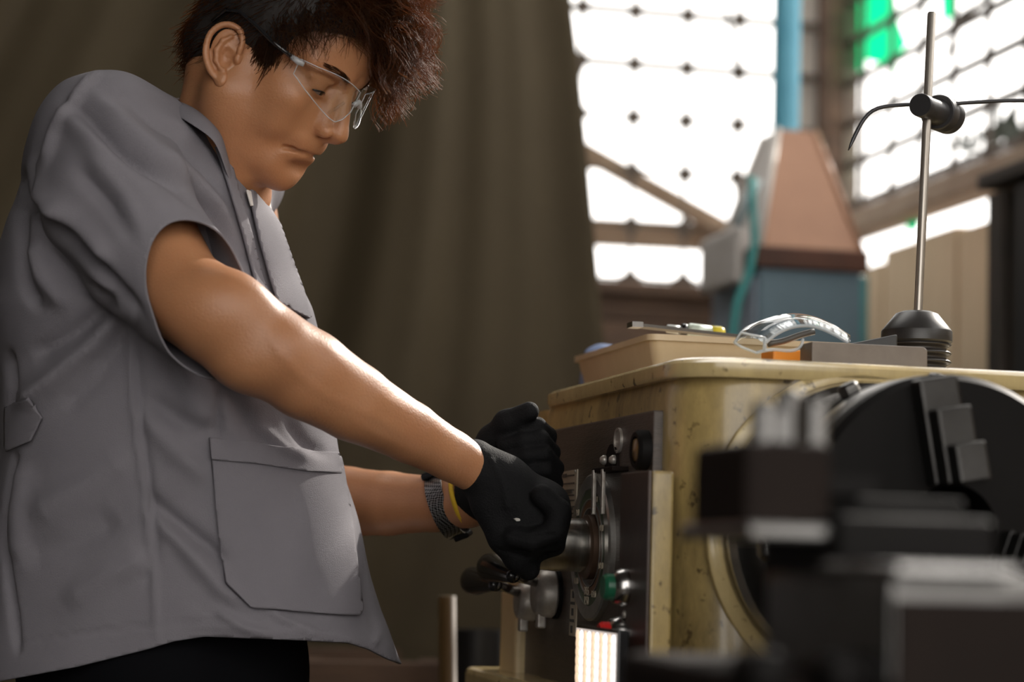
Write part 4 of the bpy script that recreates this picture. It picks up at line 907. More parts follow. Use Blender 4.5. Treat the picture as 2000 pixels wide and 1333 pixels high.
def build_head():
    F = Field((-11.5, -9.2, -19), (13.2, 9.2, 14.2), .165)
    F.ell((-.2, 0, 4.8), (9.5, 7.35, 7.9), None, 0)
    F.ell((3.6, 0, 4.4), (6.05, 6.4, 5.2), None, 1.2)
    F.ell((3.4, 0, -1.5), (5.6, 6.1, 6.4), None, 1.6)
    F.ell((5.8, 0, -3.6), (3.7, 3.9, 4.0), None, 1.6)
    for s in (1, -1):
        F.cone((.4, 5.5*s, -.3), (.7, 5.0*s, -5.4), 1.5, 1.7, 1.6)
        F.cone((.7, 5.0*s, -5.4), (6.7, 2.0*s, -8.1), 1.7, 1.65, 2.0)
        F.ell((5.0, 4.2*s, -3.4), (2.5, 1.9, 2.7), None, 1.6)
        F.ell((5.7, 4.7*s, -.8), (2.2, 1.25, 1.3), None, 2.4)
    F.ell((3.6, 0, -7.6), (4.4, 4.2, 1.9), None, 1.8)
    F.ell((7.5, 0, -9.15), (1.55, 2.1, 1.6), None, 1.3)
    # neck
    n0, n1, n2 = ph(455, 150, 2.385), ph(442, 255, 2.395), ph(428, 370, 2.42)
    F.chain([n0, n1, n2], [5.0, 4.9, 5.6], 2.2)
    F.cone(ph(448, 180, 2.325), ph(450, 330, 2.36), 2.0, 2.2, 3.0)
    F.cone(ph(448, 290, 2.39), ph(448, 390, 2.39), 2.4, 2.8, 2.0)
    for s in (1, -1):
        F.cone((9.0, 1.1*s, 3.35), (7.0, 4.9*s, 3.3), .72, .7, 1.0)
    for s in (1, -1):
        F.ell((9.4, 3.1*s, 1.45), (1.55, 1.8, 1.1), None, 1.3, 'd')
    for s in (1, -1):
        F.ell((7.15, 3.2*s, 1.30), (1.42, 1.5, 1.42), None, .45)
        F.cone((8.45, 2.1*s, .55), (7.7, 4.3*s, .62), .22, .2, .45)       # lower lid
        F.cone((8.35, 2.2*s, 2.1), (7.5, 4.6*s, 2.0), .25, .25, .5)       # upper lid fold
    # nose
    F.cone((8.95, 0, 2.5), (10.8, 0, -1.3), .72, .84, .8)
    for s in (1, -1): F.cone((8.6, 1.0*s, .9), (9.5, 1.15*s, -1.6), .6, .7, .9)
    F.ell((11.05, 0, -2.05), (1.0, 1.02, .88), None, .55)
    for s in (1, -1): F.ell((9.85, 1.38*s, -2.35), (1.2, .66, .82), None, .42)
    F.cone((10.95, 0, -2.7), (9.5, 0, -3.3), .5, .5, .4)
    for s in (1, -1): F.ell((10.25, .92*s, -3.2), (.78, .42, .62), None, .12, 'd')
    # mouth
    F.ell((8.35, 0, -4.4), (1.45, 2.6, 1.1), None, 1.0)
    F.ell((8.40, 0, -4.95), (1.32, 2.4, .42), None, .45)
    F.ell((8.05, 0, -6.2), (1.2, 2.5, .85), None, 1.0)
    for s in (1, -1):
        F.chain([(9.85, 0, -5.45), (9.3, 1.2*s, -5.45), (8.45, 2.2*s, -5.6), (7.9, 2.9*s, -5.95)], [.12, .17, .24, .22], .3, 'd')
    F.ell((9.6, 0, -7.25), (.75, 1.7, .5), None, .9, 'd')
    v, f = F.mesh(); v = relax(v, f, 1, .35)
    return v, f
def build_ear(s):
    F = Field((-4.6, -.9, -4.6), (2.4, 4.2, 4.6), .085)
    yo = lambda x: 1.0+max(0, -x+.3)*.42
    def q(x, z, dy=0): return (x, yo(x)+dy, z)
    hel = [(.55, .5), (.75, 1.7), (.35, 2.8), (-.6, 3.35), (-1.7, 3.2), (-2.6, 2.2), (-2.85, .8), (-2.55, -.6), (-1.95, -1.7), (-1.35, -2.4)]
    F.ell((-1.0, 1.35, .3), (1.75, .33, 2.7), np.array([[.92, .39, 0], [-.39, .92, 0], [0, 0, 1]]), 0)
    hl = np.array(hel); tt = np.linspace(0, 9, 28); hx_ = np.interp(tt, np.arange(10), hl[:, 0]); hz_ = np.interp(tt, np.arange(10), hl[:, 1])
    for _ in range(2): hx_[1:-1] = (hx_[:-2]+2*hx_[1:-1]+hx_[2:])/4; hz_[1:-1] = (hz_[:-2]+2*hz_[1:-1]+hz_[2:])/4
    F.chain([q(a, b, .1) for a, b in zip(hx_*1.04, hz_*1.03)], [.31]*28, .18)
    F.ell(q(-.75, -2.65, .12), (.8, .40, .95), None, .35)
    F.chain([q(-.5, 2.1, .12), q(-1.25, 1.5, .2), q(-1.7, .4, .25), q(-1.5, -.7, .22), q(-.95, -1.45, .2)], [.22, .28, .32, .3, .26], .22)
    F.ell(q(-.5, -.25, .35), (.82, .62, 1.15), None, .25, 'd')
    F.ell(q(.05, 1.5, .5), (.5, .45, .7), None, .25, 'd')
    F.ell((.42, 1.0, -.25), (.42, .42, .6), None, .25); F.ell(q(-.75, -1.65, .22), (.42, .28, .26), None, .2)
    F.cone((.3, .0, .2), (-.9, .25, .2), .8, .9, .4); F.cone((-.2, .1, -2.0), (-.5, .9, -2.2), .5, .35, .4)
    v, f = F.mesh(); v = relax(v, f, 1, .4)
    a = R(26); c, s_ = math.cos(a), math.sin(a)
    v = np.stack((c*v[:, 0]-s_*v[:, 2], v[:, 1], s_*v[:, 0]+c*v[:, 2]), 1)*np.array((.98, 1, .98))
    v[:, 1] += .35*np.clip((-v[:, 2]-.5)/2, 0, 1.2)
    v = v*np.array((.93, 1, .95))+np.array((-.55, 6.45, -.1))+(HM.T @ np.array((9/18.7, -16/18.7, 0)))*np.array((1, .3, 1))
    if s < 0: v[:, 1] *= -1; f = f[:, ::-1]
    return v, f
def build_limbs():
    F = Field((-.62, -.42, 2.08), (.02, .33, 2.86), .004)
    k = .02
    sh, sf = P(205, 300, 2.32), P(440, 350, 2.62)
    F.chain([P(300, 450, 2.44), P(300, 800, 2.44), P(300, 1250, 2.44)], [.10, .11, .12], .03)
    F.cone(sh, sf, .055, .055, .04); F.cone(P(400, 360, 2.43), P(330, 420, 2.44), .062, .1, .04)
    A = [(215, 330, 2.32, .054), (348, 570, 2.218, .0465), (430, 622, 2.20, .0475), (515, 681, 2.20, .0455), (600, 731, 2.215, .0440), (690, 786, 2.24, .0385), (800, 845, 2.28, .0305), (880, 890, 2.31, .0255), (940, 925, 2.325, .0235)]
    F.chain([P(*a[:3]) for a in A], [a[3]+.0012 for a in A], .005)
    F.ell(P(478, 708, 2.19), (.030, .024, .03), None, .022); F.ell(P(420, 600, 2.175), (.05, .03, .025), None, .03)
    F.cone(P(560, 690, 2.185), P(700, 770, 2.235), .026, .016, .02); F.cone(P(590, 765, 2.20), P(720, 830, 2.24), .02, .012, .018)
    F.cone(P(890, 885, 2.30), P(906, 893, 2.305), .011, .012, .012)
    B = [(440, 350, 2.62, .055), (500, 650, 2.70, .047), (540, 955, 2.70, .044), (680, 981, 2.62, .0405), (760, 984, 2.58, .0365), (850, 985, 2.535, .031), (915, 983, 2.50, .027), (965, 955, 2.475, .027)]
    F.chain([P(*a[:3]) for a in B], [a[3]+.001 for a in B], .005)
    v, f = F.mesh(); v = relax(v, f, 1, .4)
    # tendons and veins stand a little proud of the arm
    n = vnormals(v, f); px, py = pix(v)
    for pl, wd, hh in (([(560, 720), (640, 775), (730, 815), (820, 868)], 9, .0009), ([(520, 640), (545, 690), (600, 745)], 8, .0010), ([(660, 800), (740, 850), (830, 890)], 10, .0008), ([(700, 935), (770, 952), (840, 948)], 9, .0012), ([(600, 640), (690, 735), (800, 815)], 12, .0008)):
        d, t = seg_dist(px, py, pl); w_ = np.exp(-(d/wd)**2)*np.sin(np.pi*np.clip(t, .02, .98))**.5*(n[:, 2] < 0); v = v+n*(hh*w_)[:, None]
    return v, f
hv, hf = build_head(); e1v, e1f = build_ear(1); e2v, e2f = build_ear(-1); lv, lf = build_limbs()
parts = [(h2v(hv), hf[:, ::-1]), (h2v(e1v), e1f[:, ::-1]), (h2v(e2v), e2f[:, ::-1]), (lv, lf[:, ::-1])]
allv = np.concatenate([W(p[0]) for p in parts]); off = np.cumsum([0]+[len(p[0]) for p in parts]); allf = np.concatenate([p[1]+o_ for p, o_ in zip(parts, off)])
obj('body', allv, allf, M_skin, person)
HEADBVH = BVHTree.FromPolygons([Vector(p) for p in hv], [tuple(int(i) for i in q) for q in hf])

# ---- eyes, lashes, brows
M_eye = mat('eye white', (.24, .19, .165), .2); M_iris = mat('dark iris', (.012, .008, .006), .1)
def hmesh(name, mb, mt, parent=person, **kw):
    v = W(h2v(np.array(mb.v))); return obj(name, v, [q[::-1] for q in mb.f], mt, parent, **kw)
for s in (1, -1):
    c = np.array((7.22, 3.2*s, 1.20)); g = np.array((.86, .10*s, -.45)); g /= np.linalg.norm(g)
    # the lid opening: a lens-shaped dark and white sliver seated in the lids
    m_ = MB(); m_.rev(c, g, [(1.36*math.sin(a), 1.36*math.cos(a)) for a in np.linspace(.62, .30, 8)], 28, caps=False); 
    up = np.array((0, 0, 1.)); 
    def lidpt(t, e):     # t along the slit (-1..1), e above or below its centre line
        d = np.array((1.0, .95*t*s*.78+.04*s, -.26-.10*t*t*0+e)); d[0] = math.sqrt(max(.05, 1-.55*t*t)); d = d/np.linalg.norm(d); return c+d*1.50*np.array((1, 1.02, 1))
    ts = np.linspace(-1, 1, 15)
    wh = MB(); V = [lidpt(t, .15*(1-t*t)) for t in ts]+[lidpt(t, -.17*(1-t*t)) for t in ts]; wh.add(V, [(i, i+1, 16+i, 15+i) for i in range(14)]); hmesh('eye_white', wh, M_eye)
    ir = MB(); ti = np.linspace(-.75, .15, 7); V = [c+(lidpt(t, .15*(1-t*t))-c)*1.008 for t in ti]+[c+(lidpt(t, -.15*(1-t*t))-c)*1.008 for t in ti]; ir.add(V, [(i, i+1, 8+i, 7+i) for i in range(6)]); hmesh('iris', ir, M_iris)
    ls = MB(); ls.tube([c+(lidpt(t, .17*(1-t*t)+.01)-c)*1.03 for t in ts], [.03]+[.10]*13+[.05], 6); hmesh('eyelash', ls, M_iris)
random.seed(5)
def strands_mesh(strands, rad, nside=3):
    """strands: list of (n,3) arrays in head cm; returns one mesh of thin tapering tubes"""
    V = []; Fc = []; base = 0; th = 2*math.pi*np.arange(nside)/nside; cs, sn = np.cos(th), np.sin(th)
    for st in strands:
        n = len(st); t = np.gradient(st, axis=0); t /= np.linalg.norm(t, axis=1)[:, None]+1e-9
        ref = np.array((.3, .9, .31)); x = np.cross(t, ref); x /= np.linalg.norm(x, axis=1)[:, None]+1e-9; y = np.cross(t, x)
        r = rad*np.linspace(1, .35, n)
        V.append((st[:, None, :]+r[:, None, None]*(cs[None, :, None]*x[:, None, :]+sn[None, :, None]*y[:, None, :])).reshape(-1, 3))
        i = np.arange(n-1)[:, None]*nside; j = np.arange(nside)[None, :]; j2 = (j+1) % nside
        Fc.append(np.stack((base+i+j, base+i+j2, base+i+nside+j2, base+i+nside+j), 2).reshape(-1, 4)); base += n*nside
    return np.concatenate(V), np.concatenate(Fc)
def snap_out(p, lift):
    loc, nrm, i, d = HEADBVH.find_nearest(Vector(p)); return np.array(loc)+np.array(nrm)*lift, np.array(nrm)
br_ = []
for s in (1, -1):
    for k in range(110):
        t = random.random()*.72; p, n = snap_out((9.6-2.9*t**1.6, (1.3+3.7*t)*s, 3.1+.75*math.sin(t*2.6)-.25*t+random.uniform(-.3, .3)*(1-.6*t)), .0)
        n = -n if n@(p-np.array((0, 0, 3))) < 0 else n
        d = np.array((-.35-.3*t, .8*s, .45-.75*t)); d -= n*(d@n); d /= np.linalg.norm(d); L_ = random.uniform(.5, .9)
        br_.append(np.array([p+d*L_*u+n*(.10*math.sin(u*2.6)) for u in np.linspace(0, 1, 5)]))
v, f = strands_mesh(br_, .035); o = obj('eyebrows', W(h2v(v)), f, M_hair, person); o['kind'] = 'stuff'

# ---- hair: a dark cap with thousands of locks on it
def build_cap():
    F = Field((-11.5, -9.5, -8), (12, 9.5, 15.5), .25)
    F.ell((-.6, 0, 5.2), (10.0, 7.85, 8.7), None, 0)
    F.ell((-4.6, 0, -.8), (5.6, 6.4, 5.2), None, 2.0)
    F.ell((8.9, 0, 1.6), (5.6, 8.6, 5.7), None, .6, 'd')
    for s in (1, -1): F.ell((2.8, 8.2*s, -4.4), (4.6, 4.2, 5.6), None, .5, 'd'); F.ell((-1.4, 8.5*s, -1.5), (2.3, 3.0, 3.9), None, .4, 'd')
    F.ell((-2, 0, -10.2), (9, 9, 5.2), None, .6, 'd')
    v, f = F.mesh(); return relax(v, f, 2, .5), f
cv, cf = build_cap()
F = Field((4, -9, 1), (19, 9, 16), .3)
for px, py, D, r in ((655, 20, 2.38, 3.2), (700, 30, 2.36, 2.9), (735, 60, 2.36, 2.5), (748, 110, 2.36, 1.8), (620, 10, 2.45, 3.4), (700, 40, 2.44, 3.0), (690, 5, 2.41, 3.4)):
    F.ell(ph(px, py, D), (r, r, r), None, 1.5)
for px, py, D, r in ((640, 110, 2.24, 4.6),): F.ell(ph(px, py, D), (r, r, r), None, 1.0, 'd')
bv, bf = F.mesh()
capv = np.concatenate((cv, bv)); capf = np.concatenate((cf, bf+len(cv)))
hair = obj('hair', W(h2v(capv)), capf[:, ::-1], M_haircap, person)
cn = vnormals(cv, cf)
if np.mean(np.sum(cn*(cv-np.array((-.6, 0, 4))), 1)) < 0: cn = -cn
grav = HM.T @ np.array((0, -1., 0))
S = []
idx = rng.permutation(len(cv))
cnt = 0
px_all, py_all = pix(h2v(cv))
for i in idx:
    p, n = cv[i], cn[i]
    if n@np.array((0, 1., 0)) < -.45 and p[2] < 9: continue          # far side needs fewer
    if p[2] < 9.5:
        front = p[0] > 2.0
        d = np.array((-.55, 0, -.8)) if not front else np.array((.15, 0, -1.0))
        d = d-n*(d@n)*.9+rng.normal(0, .16, 3); d /= np.linalg.norm(d); L_ = rng.uniform(1.6, 3.2) if not front else rng.uniform(1.5, 3.4)
        u = np.linspace(0, 1, 6)[:, None]; bend = rng.normal(0, .25, 3)
        S.append(p-n*.15+d*L_*u+n*(.42*u-.25*u*u)*rng.uniform(.5, 1.6)+bend*u*u)
    else:
        d = np.array((.55, .1*np.sign(p[1]), .25))+rng.normal(0, .3, 3); d = d-n*(d@n)*.8; d /= np.linalg.norm(d); L_ = rng.uniform(3, 6)
        u = np.linspace(0, 1, 9)[:, None]; ph0 = rng.uniform(0, 6.28); am = rng.uniform(.15, .5)
        x = np.cross(n, d)
        S.append(p-n*.1+d*L_*u+n*(1.6*u-1.1*u*u)*rng.uniform(.6, 1.4)+am*u*(np.cos(ph0+7*u)*x+np.sin(ph0+7*u)*n))
    cnt += 1
    if cnt >= 4200: break
# sideburn wisps in front of the ear
for k in range(240):
    a = rng.uniform(0, 1); p = np.array((1.5+2.3*a+rng.normal(0, .3), 7.0-.35*a, 3.0-1.2*a+rng.normal(0, .7))); p, n = snap_out(p, .05); n = n if n[1] > 0 else -n
    d = np.array((.12, 0, -1))+rng.normal(0, .16, 3); d = d-n*(d@n); d /= np.linalg.norm(d); L_ = rng.uniform(1.5, 4.2)*(1-.25*a)
    u = np.linspace(0, 1, 8)[:, None]; S.append(p+d*L_*u+n*(.12+.15*np.sin(3*u))+np.array((.35, 0, 0))*u*u*rng.normal(0, 1))
# locks that fall over the hairline onto the forehead and temple
for k in range(420):
    a = rng.uniform(0, 1); y_ = 6.9-13*a if k % 4 == 0 else 6.9-7.5*a
    p, n = snap_out((6.2-.055*y_*y_+rng.normal(0, .5), y_, 8.2-.085*y_*y_+rng.normal(0, .5)), .25); n = n if n@(p-np.array((-.5, 0, 4))) > 0 else -n
    d = np.array((.75, .0, -.62))+rng.normal(0, .35, 3); d = d-n*(d@n)*.8; d /= np.linalg.norm(d); L_ = rng.uniform(1.2, 3.4); u = np.linspace(0, 1, 10)[:, None]; x = np.cross(n, d); ph0 = rng.uniform(0, 6.28)
    S.append(p-d*1.0+d*(L_+1)*u+n*(.35+.5*np.sin(2.6*u))+rng.uniform(.1, .4)*u*(np.cos(ph0+8*u)*x))
# long front curls: from the scalp to the outline of the fringe, each ending in a curl
poly = [(600, -40), (880, -40), (850, 20), (858, 70), (862, 120), (846, 185), (800, 200), (788, 236), (758, 250), (738, 238), (728, 190), (722, 140), (690, 105), (640, 70), (600, 50), (560, 30)]
pp = np.array(poly, float)
def inside(x, y):
    c = False; j = len(pp)-1
    for i in range(len(pp)):
        if (pp[i, 1] > y) != (pp[j, 1] > y) and x < (pp[j, 0]-pp[i, 0])*(y-pp[i, 1])/(pp[j, 1]-pp[i, 1])+pp[i, 0]: c = not c
        j = i
    return c
made = 0
while made < 760:
    x, y = rng.uniform(560, 868), rng.uniform(-40, 248)
    if not inside(x, y): continue
    D = rng.normal(2.375, .045)
    e = ph(x, y, D)
    r0 = np.array((rng.uniform(-1, 6.5), rng.uniform(-5.5, 6.0), 0)); r0[2] = 5.2+8.3*math.sqrt(max(.02, 1-((r0[0]+.6)/10)**2-(r0[1]/7.9)**2))
    mid = .5*(r0+e)+np.array((1.0, 0, 3.0))*rng.uniform(.3, 1.0)-grav*.8
    n = 24; u = np.linspace(0, 1, n)[:, None]
    ax = e-mid; ax /= np.linalg.norm(ax)+1e-9; a1 = np.cross(ax, rng.normal(0, 1, 3)); a1 /= np.linalg.norm(a1); a2 = np.cross(ax, a1)
    am = rng.uniform(.45, 1.3); fr = rng.uniform(9, 17); p0_ = rng.uniform(0, 6.28); env = np.clip((u-.3)/.7, 0, 1)**1.2
    for q_ in range(6):
        j_ = rng.normal(0, .22, 3); dp = rng.normal(0, .16); sc_ = rng.uniform(.85, 1.12)
        st = (1-u)**2*(r0+j_*2)+2*u*(1-u)*(mid+j_)+u*u*(e+j_*1.3)
        S.append(st+sc_*am*env*(np.cos(p0_+dp+fr*u)*a1+np.sin(p0_+dp+fr*u)*a2))
    made += 1
for k in range(220):                                    # flyaway hairs at the fringe
    a = rng.uniform(-.9, 1.25); e = ph(748+rng.uniform(85, 125)*math.cos(a), 95+rng.uniform(100, 150)*math.sin(a), rng.normal(2.38, .04)); r0 = ph(730, 90, 2.38)+rng.normal(0, 1.2, 3)
    mid = .5*(r0+e)+rng.normal(0, 2.2, 3); u = np.linspace(0, 1, 14)[:, None]; S.append((1-u)**2*r0+2*u*(1-u)*mid+u*u*e)
v, f = strands_mesh(S, .046)
o = obj('hair_locks', W(h2v(v)), f, M_hair, hair); o['kind'] = 'stuff'

# ---- safety glasses
M_lens = clear_mat('clear lens', (.95, .96, .96), .8, 1.33, .03)
gls = thing('safety_glasses', 'clear wraparound safety glasses with black temples on the man', 'glasses', W(h2v((10, 0, -1))))
def lens_pt(y, z): return np.array((2.6+8.6*math.sqrt(max(.01, 1-(y/8.0)**2))-.10*(z-1), y, z))
def lens(s):
    ny, nz = 26, 10; V = []
    ys_ = np.linspace(.55, 6.9, ny)
    top, bot = [], []
    for y in ys_:
        t = (y-.55)/6.35
        zt = 2.9+.75*math.sin(min(1, t*1.25)*math.pi*.62)-.55*t*t; zb = np.interp(t, [0, .12, .25, .4, .55, .7, .85, 1], [.7, -.35, -.9, -.75, -.4, .05, .6, 1.4])
        top.append(zt); bot.append(min(zb, zt-.5))
    for i, y in enumerate(ys_):
        for j in range(nz): V.append(lens_pt(y*s, bot[i]+(top[i]-bot[i])*j/(nz-1)))
    m_ = MB(); m_.add(V, [(i*nz+j, (i+1)*nz+j, (i+1)*nz+j+1, i*nz+j+1)[::s] for i in range(ny-1) for j in range(nz-1)])
    hmesh('lens', m_, M_lens, gls, solid=.0018)
    edge = [lens_pt(y*s, z) for y, z in zip(ys_, top)]+[lens_pt(ys_[-1]*s, z) for z in np.linspace(top[-1], bot[-1], 5)[1:-1]]+[lens_pt(y*s, z) for y, z in zip(ys_[::-1], bot[::-1])]
    m_ = MB(); m_.tube(edge, .055, 6, closed=True); hmesh('lens_edge', m_, M_clear_edge, gls)
    hz = top[-1]-.35; hp = lens_pt(6.9*s, hz)
    m_ = MB(); m_.tube([hp+np.array((.5, -.25*s, .05)), hp+np.array((-.1, .1*s, 0)), hp+np.array((-.9, .35*s, .05))], [.25, .34, .26], 8); hmesh('hinge', m_, M_clear_edge, gls)
    m_ = MB(); m_.tube([hp+np.array((-.8, .35*s, .05)), np.array((3.5, 7.75*s, hz+.25)), np.array((.5, 8.05*s, hz+.75)), np.array((-1.6, 8.0*s, hz+.9)), np.array((-3.2, 7.75*s, hz+.2)), np.array((-4.2, 7.4*s, hz-1.6))], [.24, .24, .22, .2, .2, .2], 8); hmesh('temple', m_, M_knob, gls)
    m_ = MB(); m_.tube([np.array((10.2, .95*s, 1.2)), np.array((9.9, 1.25*s, .2)), np.array((9.5, 1.6*s, -.7))], [.16, .2, .15], 8); hmesh('nose_pad', m_, M_lens, gls)
lens(1); lens(-1)
m_ = MB(); m_.tube([lens_pt(y, 1.4+.5*(1-(y/.6)**2)) for y in np.linspace(-.6, .6, 7)], .28, 8); hmesh('bridge', m_, M_clear_edge, gls)
# ---- shirt: sculpted, then opened at sleeve, neck and hem
def torso_fn(rows):
    T = np.array(rows, float); Yt = (666.5-T[:, 0])/FPX*2.43; o = np.argsort(Yt); Yt = Yt[o]
    xl, xr = (T[o, 1]-1000)/FPX*2.43, (T[o, 2]-1000)/FPX*2.43; cd, hb = T[o, 3], T[o, 4]
    def sm(a, Y):      # smooth interpolation of a table
        return np.interp(Y, Yt, a)
    def fn(X, Y, Z):
        y = np.asarray(Y).ravel(); L_, R_, C_, B_ = (sm(a, y)[None, :, None] for a in (xl, xr, cd, hb))
        cx, a = (L_+R_)/2, (R_-L_)/2
        q = (np.abs((X-cx)/a)**2.3+np.abs((Z-C_)/B_)**2.3)**(1/2.3)
        d = (q-1)*np.minimum(a, B_)
        return np.maximum(d, Y-Yt[-1]).astype(np.float32)
    return fn
rows = [(225, 130, 420, 2.44, .13), (260, 105, 445, 2.44, .155), (300, 85, 470, 2.44, .175), (350, 60, 498, 2.44, .19), (400, 38, 520, 2.44, .197), (500, 8, 562, 2.44, .198), (600, -10, 604, 2.44, .192), (700, 6, 630, 2.44, .186), (800, 8, 640, 2.44, .183), (900, 4, 664, 2.44, .184), (1000, -10, 690, 2.44, .188), (1100, -24, 716, 2.44, .193), (1200, -40, 742, 2.44, .20), (1260, -50, 765, 2.44, .206), (1330, -58, 792, 2.44, .21), (1400, -60, 800, 2.44, .21)]
SF = Field((-.66, -.46, 1.98), (-.07, .335, 2.74), .0042)
SF.op(torso_fn(rows), (-.66, -.46, 1.98), (-.07, .335, 2.74), 0)
SF.cone(P(208, 278, 2.315), P(385, 305, 2.44), .070, .064, .035)
SF.cone(P(385, 305, 2.44), P(450, 345, 2.62), .064, .066, .035)
SF.cone(P(185, 318, 2.36), P(240, 318, 2.46), .070, .075, .035)
SF.cone(P(208, 278, 2.305), P(232, 360, 2.28), .068, .064, .03)
tv, tf = SF.mesh()
SL = Field((-.66, -.10, 1.98), (-.20, .33, 2.6), .0042)
SL.chain([P(206, 276, 2.305), P(228, 390, 2.268), P(290, 498, 2.232), P(345, 550, 2.212), P(450, 636, 2.19)], [.0725, .076, .069, .063, .063], .012)
slv, slf = SL.mesh()
FOLDS = [  # polyline, width px, height m (+ ridge, - valley)
 ([(139, 206), (240, 297), (336, 360), (408, 417), (480, 504)], 12, -.009), ([(120, 215), (215, 315), (300, 395)], 22, .006), ([(180, 190), (290, 290), (380, 355), (450, 440)], 18, .008), ([(190, 140), (150, 190), (105, 260), (85, 330)], 9, .006), ([(150, 330), (215, 400), (270, 480)], 14, -.005), ([(170, 300), (245, 385), (292, 470)], 16, .005),
 ([(235, 185), (330, 260), (420, 360), (490, 480), (520, 560)], 13, -.005), ([(330, 225), (400, 300), (452, 400), (498, 510)], 12, .0045),
 ([(53, 389), (134, 456), (187, 518), (230, 566), (269, 600), (300, 640)], 14, -.013), ([(95, 395), (160, 450), (215, 520)], 22, .008), ([(34, 336), (46, 380), (60, 420)], 12, -.007), ([(62, 300), (75, 380), (130, 440)], 16, .006),
 ([(29, 370), (43, 456), (53, 560), (75, 600)], 13, -.008), ([(70, 470), (85, 540), (130, 600)], 20, .008), ([(80, 480), (160, 560), (220, 600)], 15, -.006),
 ([(230, 610), (182, 672), (96, 749), (40, 790)], 20, .010), ([(215, 600), (140, 655), (60, 700)], 18, -.008), ([(255, 640), (190, 740), (120, 800)], 18, -.004),
 ([(252, 590), (259, 760), (268, 850), (282, 960), (298, 1100), (306, 1250)], 6, .0035), ([(262, 610), (270, 760), (279, 850), (293, 960), (309, 1100)], 8, -.004),
 ([(285, 966), (332, 1013), (404, 1066), (440, 1100)], 16, -.007), ([(300, 1000), (370, 1080), (430, 1150), (475, 1185)], 18, .006), ([(270, 800), (340, 880), (410, 940)], 22, .005), ([(290, 780), (350, 820), (420, 850)], 18, -.005),
 ([(14, 690), (24, 760), (20, 800)], 9, -.010), ([(30, 890), (18, 960), (8, 1040), (10, 1080), (24, 1180), (34, 1270)], 7, -.010), ([(45, 900), (35, 1000), (40, 1100)], 20, .006),
 ([(40, 1090), (140, 1060), (230, 1010)], 30, -.006), ([(60, 1010), (160, 960), (260, 890)], 30, .006), ([(120, 1180), (220, 1120), (290, 1090)], 25, .005), ([(280, 1140), (296, 1110), (300, 1060)], 10, -.003),
 ([(380, 640), (420, 740), (470, 800), (500, 850)], 20, -.008), ([(330, 660), (370, 760), (400, 840)], 24, .006), ([(430, 760), (424, 850)], 10, -.006), ([(560, 820), (600, 870), (640, 890)], 12, -.004), ([(500, 830), (560, 880), (600, 890)], 12, .004),
 ([(690, 960), (720, 1050), (735, 1150), (770, 1270)], 10, .006), ([(680, 900), (704, 1030), (716, 1150), (740, 1250)], 9, -.006), ([(745, 1230), (730, 1262)], 8, .004),
 ([(380, 1210), (500, 1235), (640, 1240), (730, 1265)], 20, .004), ([(0, 1262), (150, 1240), (290, 1222), (420, 1215), (560, 1225), (690, 1238)], 4, -.0015),
 ([(520, 1190), (560, 1215), (620, 1240)], 10, .004), ([(420, 1190), (470, 1225), (520, 1245)], 10, .004)]
A_ = P(318, 520, 2.165); nn = np.array((.70, .0, -.71)); nn /= np.linalg.norm(nn)
def drape(v, f, cuff=False):
    n = vnormals(v, f)
    if np.mean(n[:, 2]*(v[:, 2]-2.44)) < 0: n = -n
    px, py = pix(v); w0 = np.clip((-n[:, 2]-.05)/.35, 0, 1)
    dsp = np.zeros(len(v))
    for pl, wd, hh in FOLDS:
        d, t = seg_dist(px, py, pl); taper = np.clip(np.minimum(t, 1-t)*5+.25, 0, 1); dsp += 1.35*hh*taper*np.exp(-(d/wd)**2)
    dsp = dsp*w0
    if cuff: dsp *= 1.1*np.clip((-((v-A_)@nn)-.004)/.045, .08, 1)
    X, Y, D = v.T
    dsp += .0016*np.sin(X*31+Y*17+2*np.sin(D*9))*np.sin(Y*23-X*11+D*14)+.0011*np.sin(X*67-Y*39+D*20)
    return v+n*dsp[:, None]
tv = relax(tv, tf, 2, .5); slv = relax(slv, slf, 2, .5)
tv = drape(tv, tf); slv = drape(slv, slf, True)
# hem: a line through photo points; neck: an ellipsoid round the neck and a narrow front slit
hem = [(-200, 1372), (0, 1331), (150, 1303), (290, 1268), (340, 1253), (400, 1244), (500, 1248), (600, 1252), (680, 1256), (720, 1268), (760, 1288), (785, 1297), (900, 1302)]
px, py = pix(tv); s_h = (py-np.interp(px, [a for a, b_ in hem], [b_ for a, b_ in hem]))*tv[:, 2]/FPX
nk0, nk1 = P(402, 225, 2.41), P(425, 330, 2.44)
ax_ = nk1-nk0; ax_ /= np.linalg.norm(ax_)
rel = tv-nk0; hgt = rel@ax_; radial = np.linalg.norm(rel-hgt[:, None]*ax_, axis=1)
s_n = np.where(hgt < .055, .074-radial, -.02)
s_f = np.maximum(.012-np.abs(tv[:, 2]-2.44+.02), -1)*0-1
kv, kf = clip_mesh(tv, tf, np.maximum(s_h, s_n))
# sleeve: keep what lies before the cuff plane and outside the torso core
s_c = (slv-A_)@nn
qv, qf = clip_mesh(slv, slf, s_c)
SV = np.concatenate((kv, qv)); SFc = np.concatenate((kf, qf+len(kv)))
shirt = obj('shirt', W(SV), SFc[:, ::-1], M_shirt, person, solid=.0022)
SBVH = BVHTree.FromPolygons([Vector(p) for p in SV], [tuple(int(i) for i in q) for q in SFc])

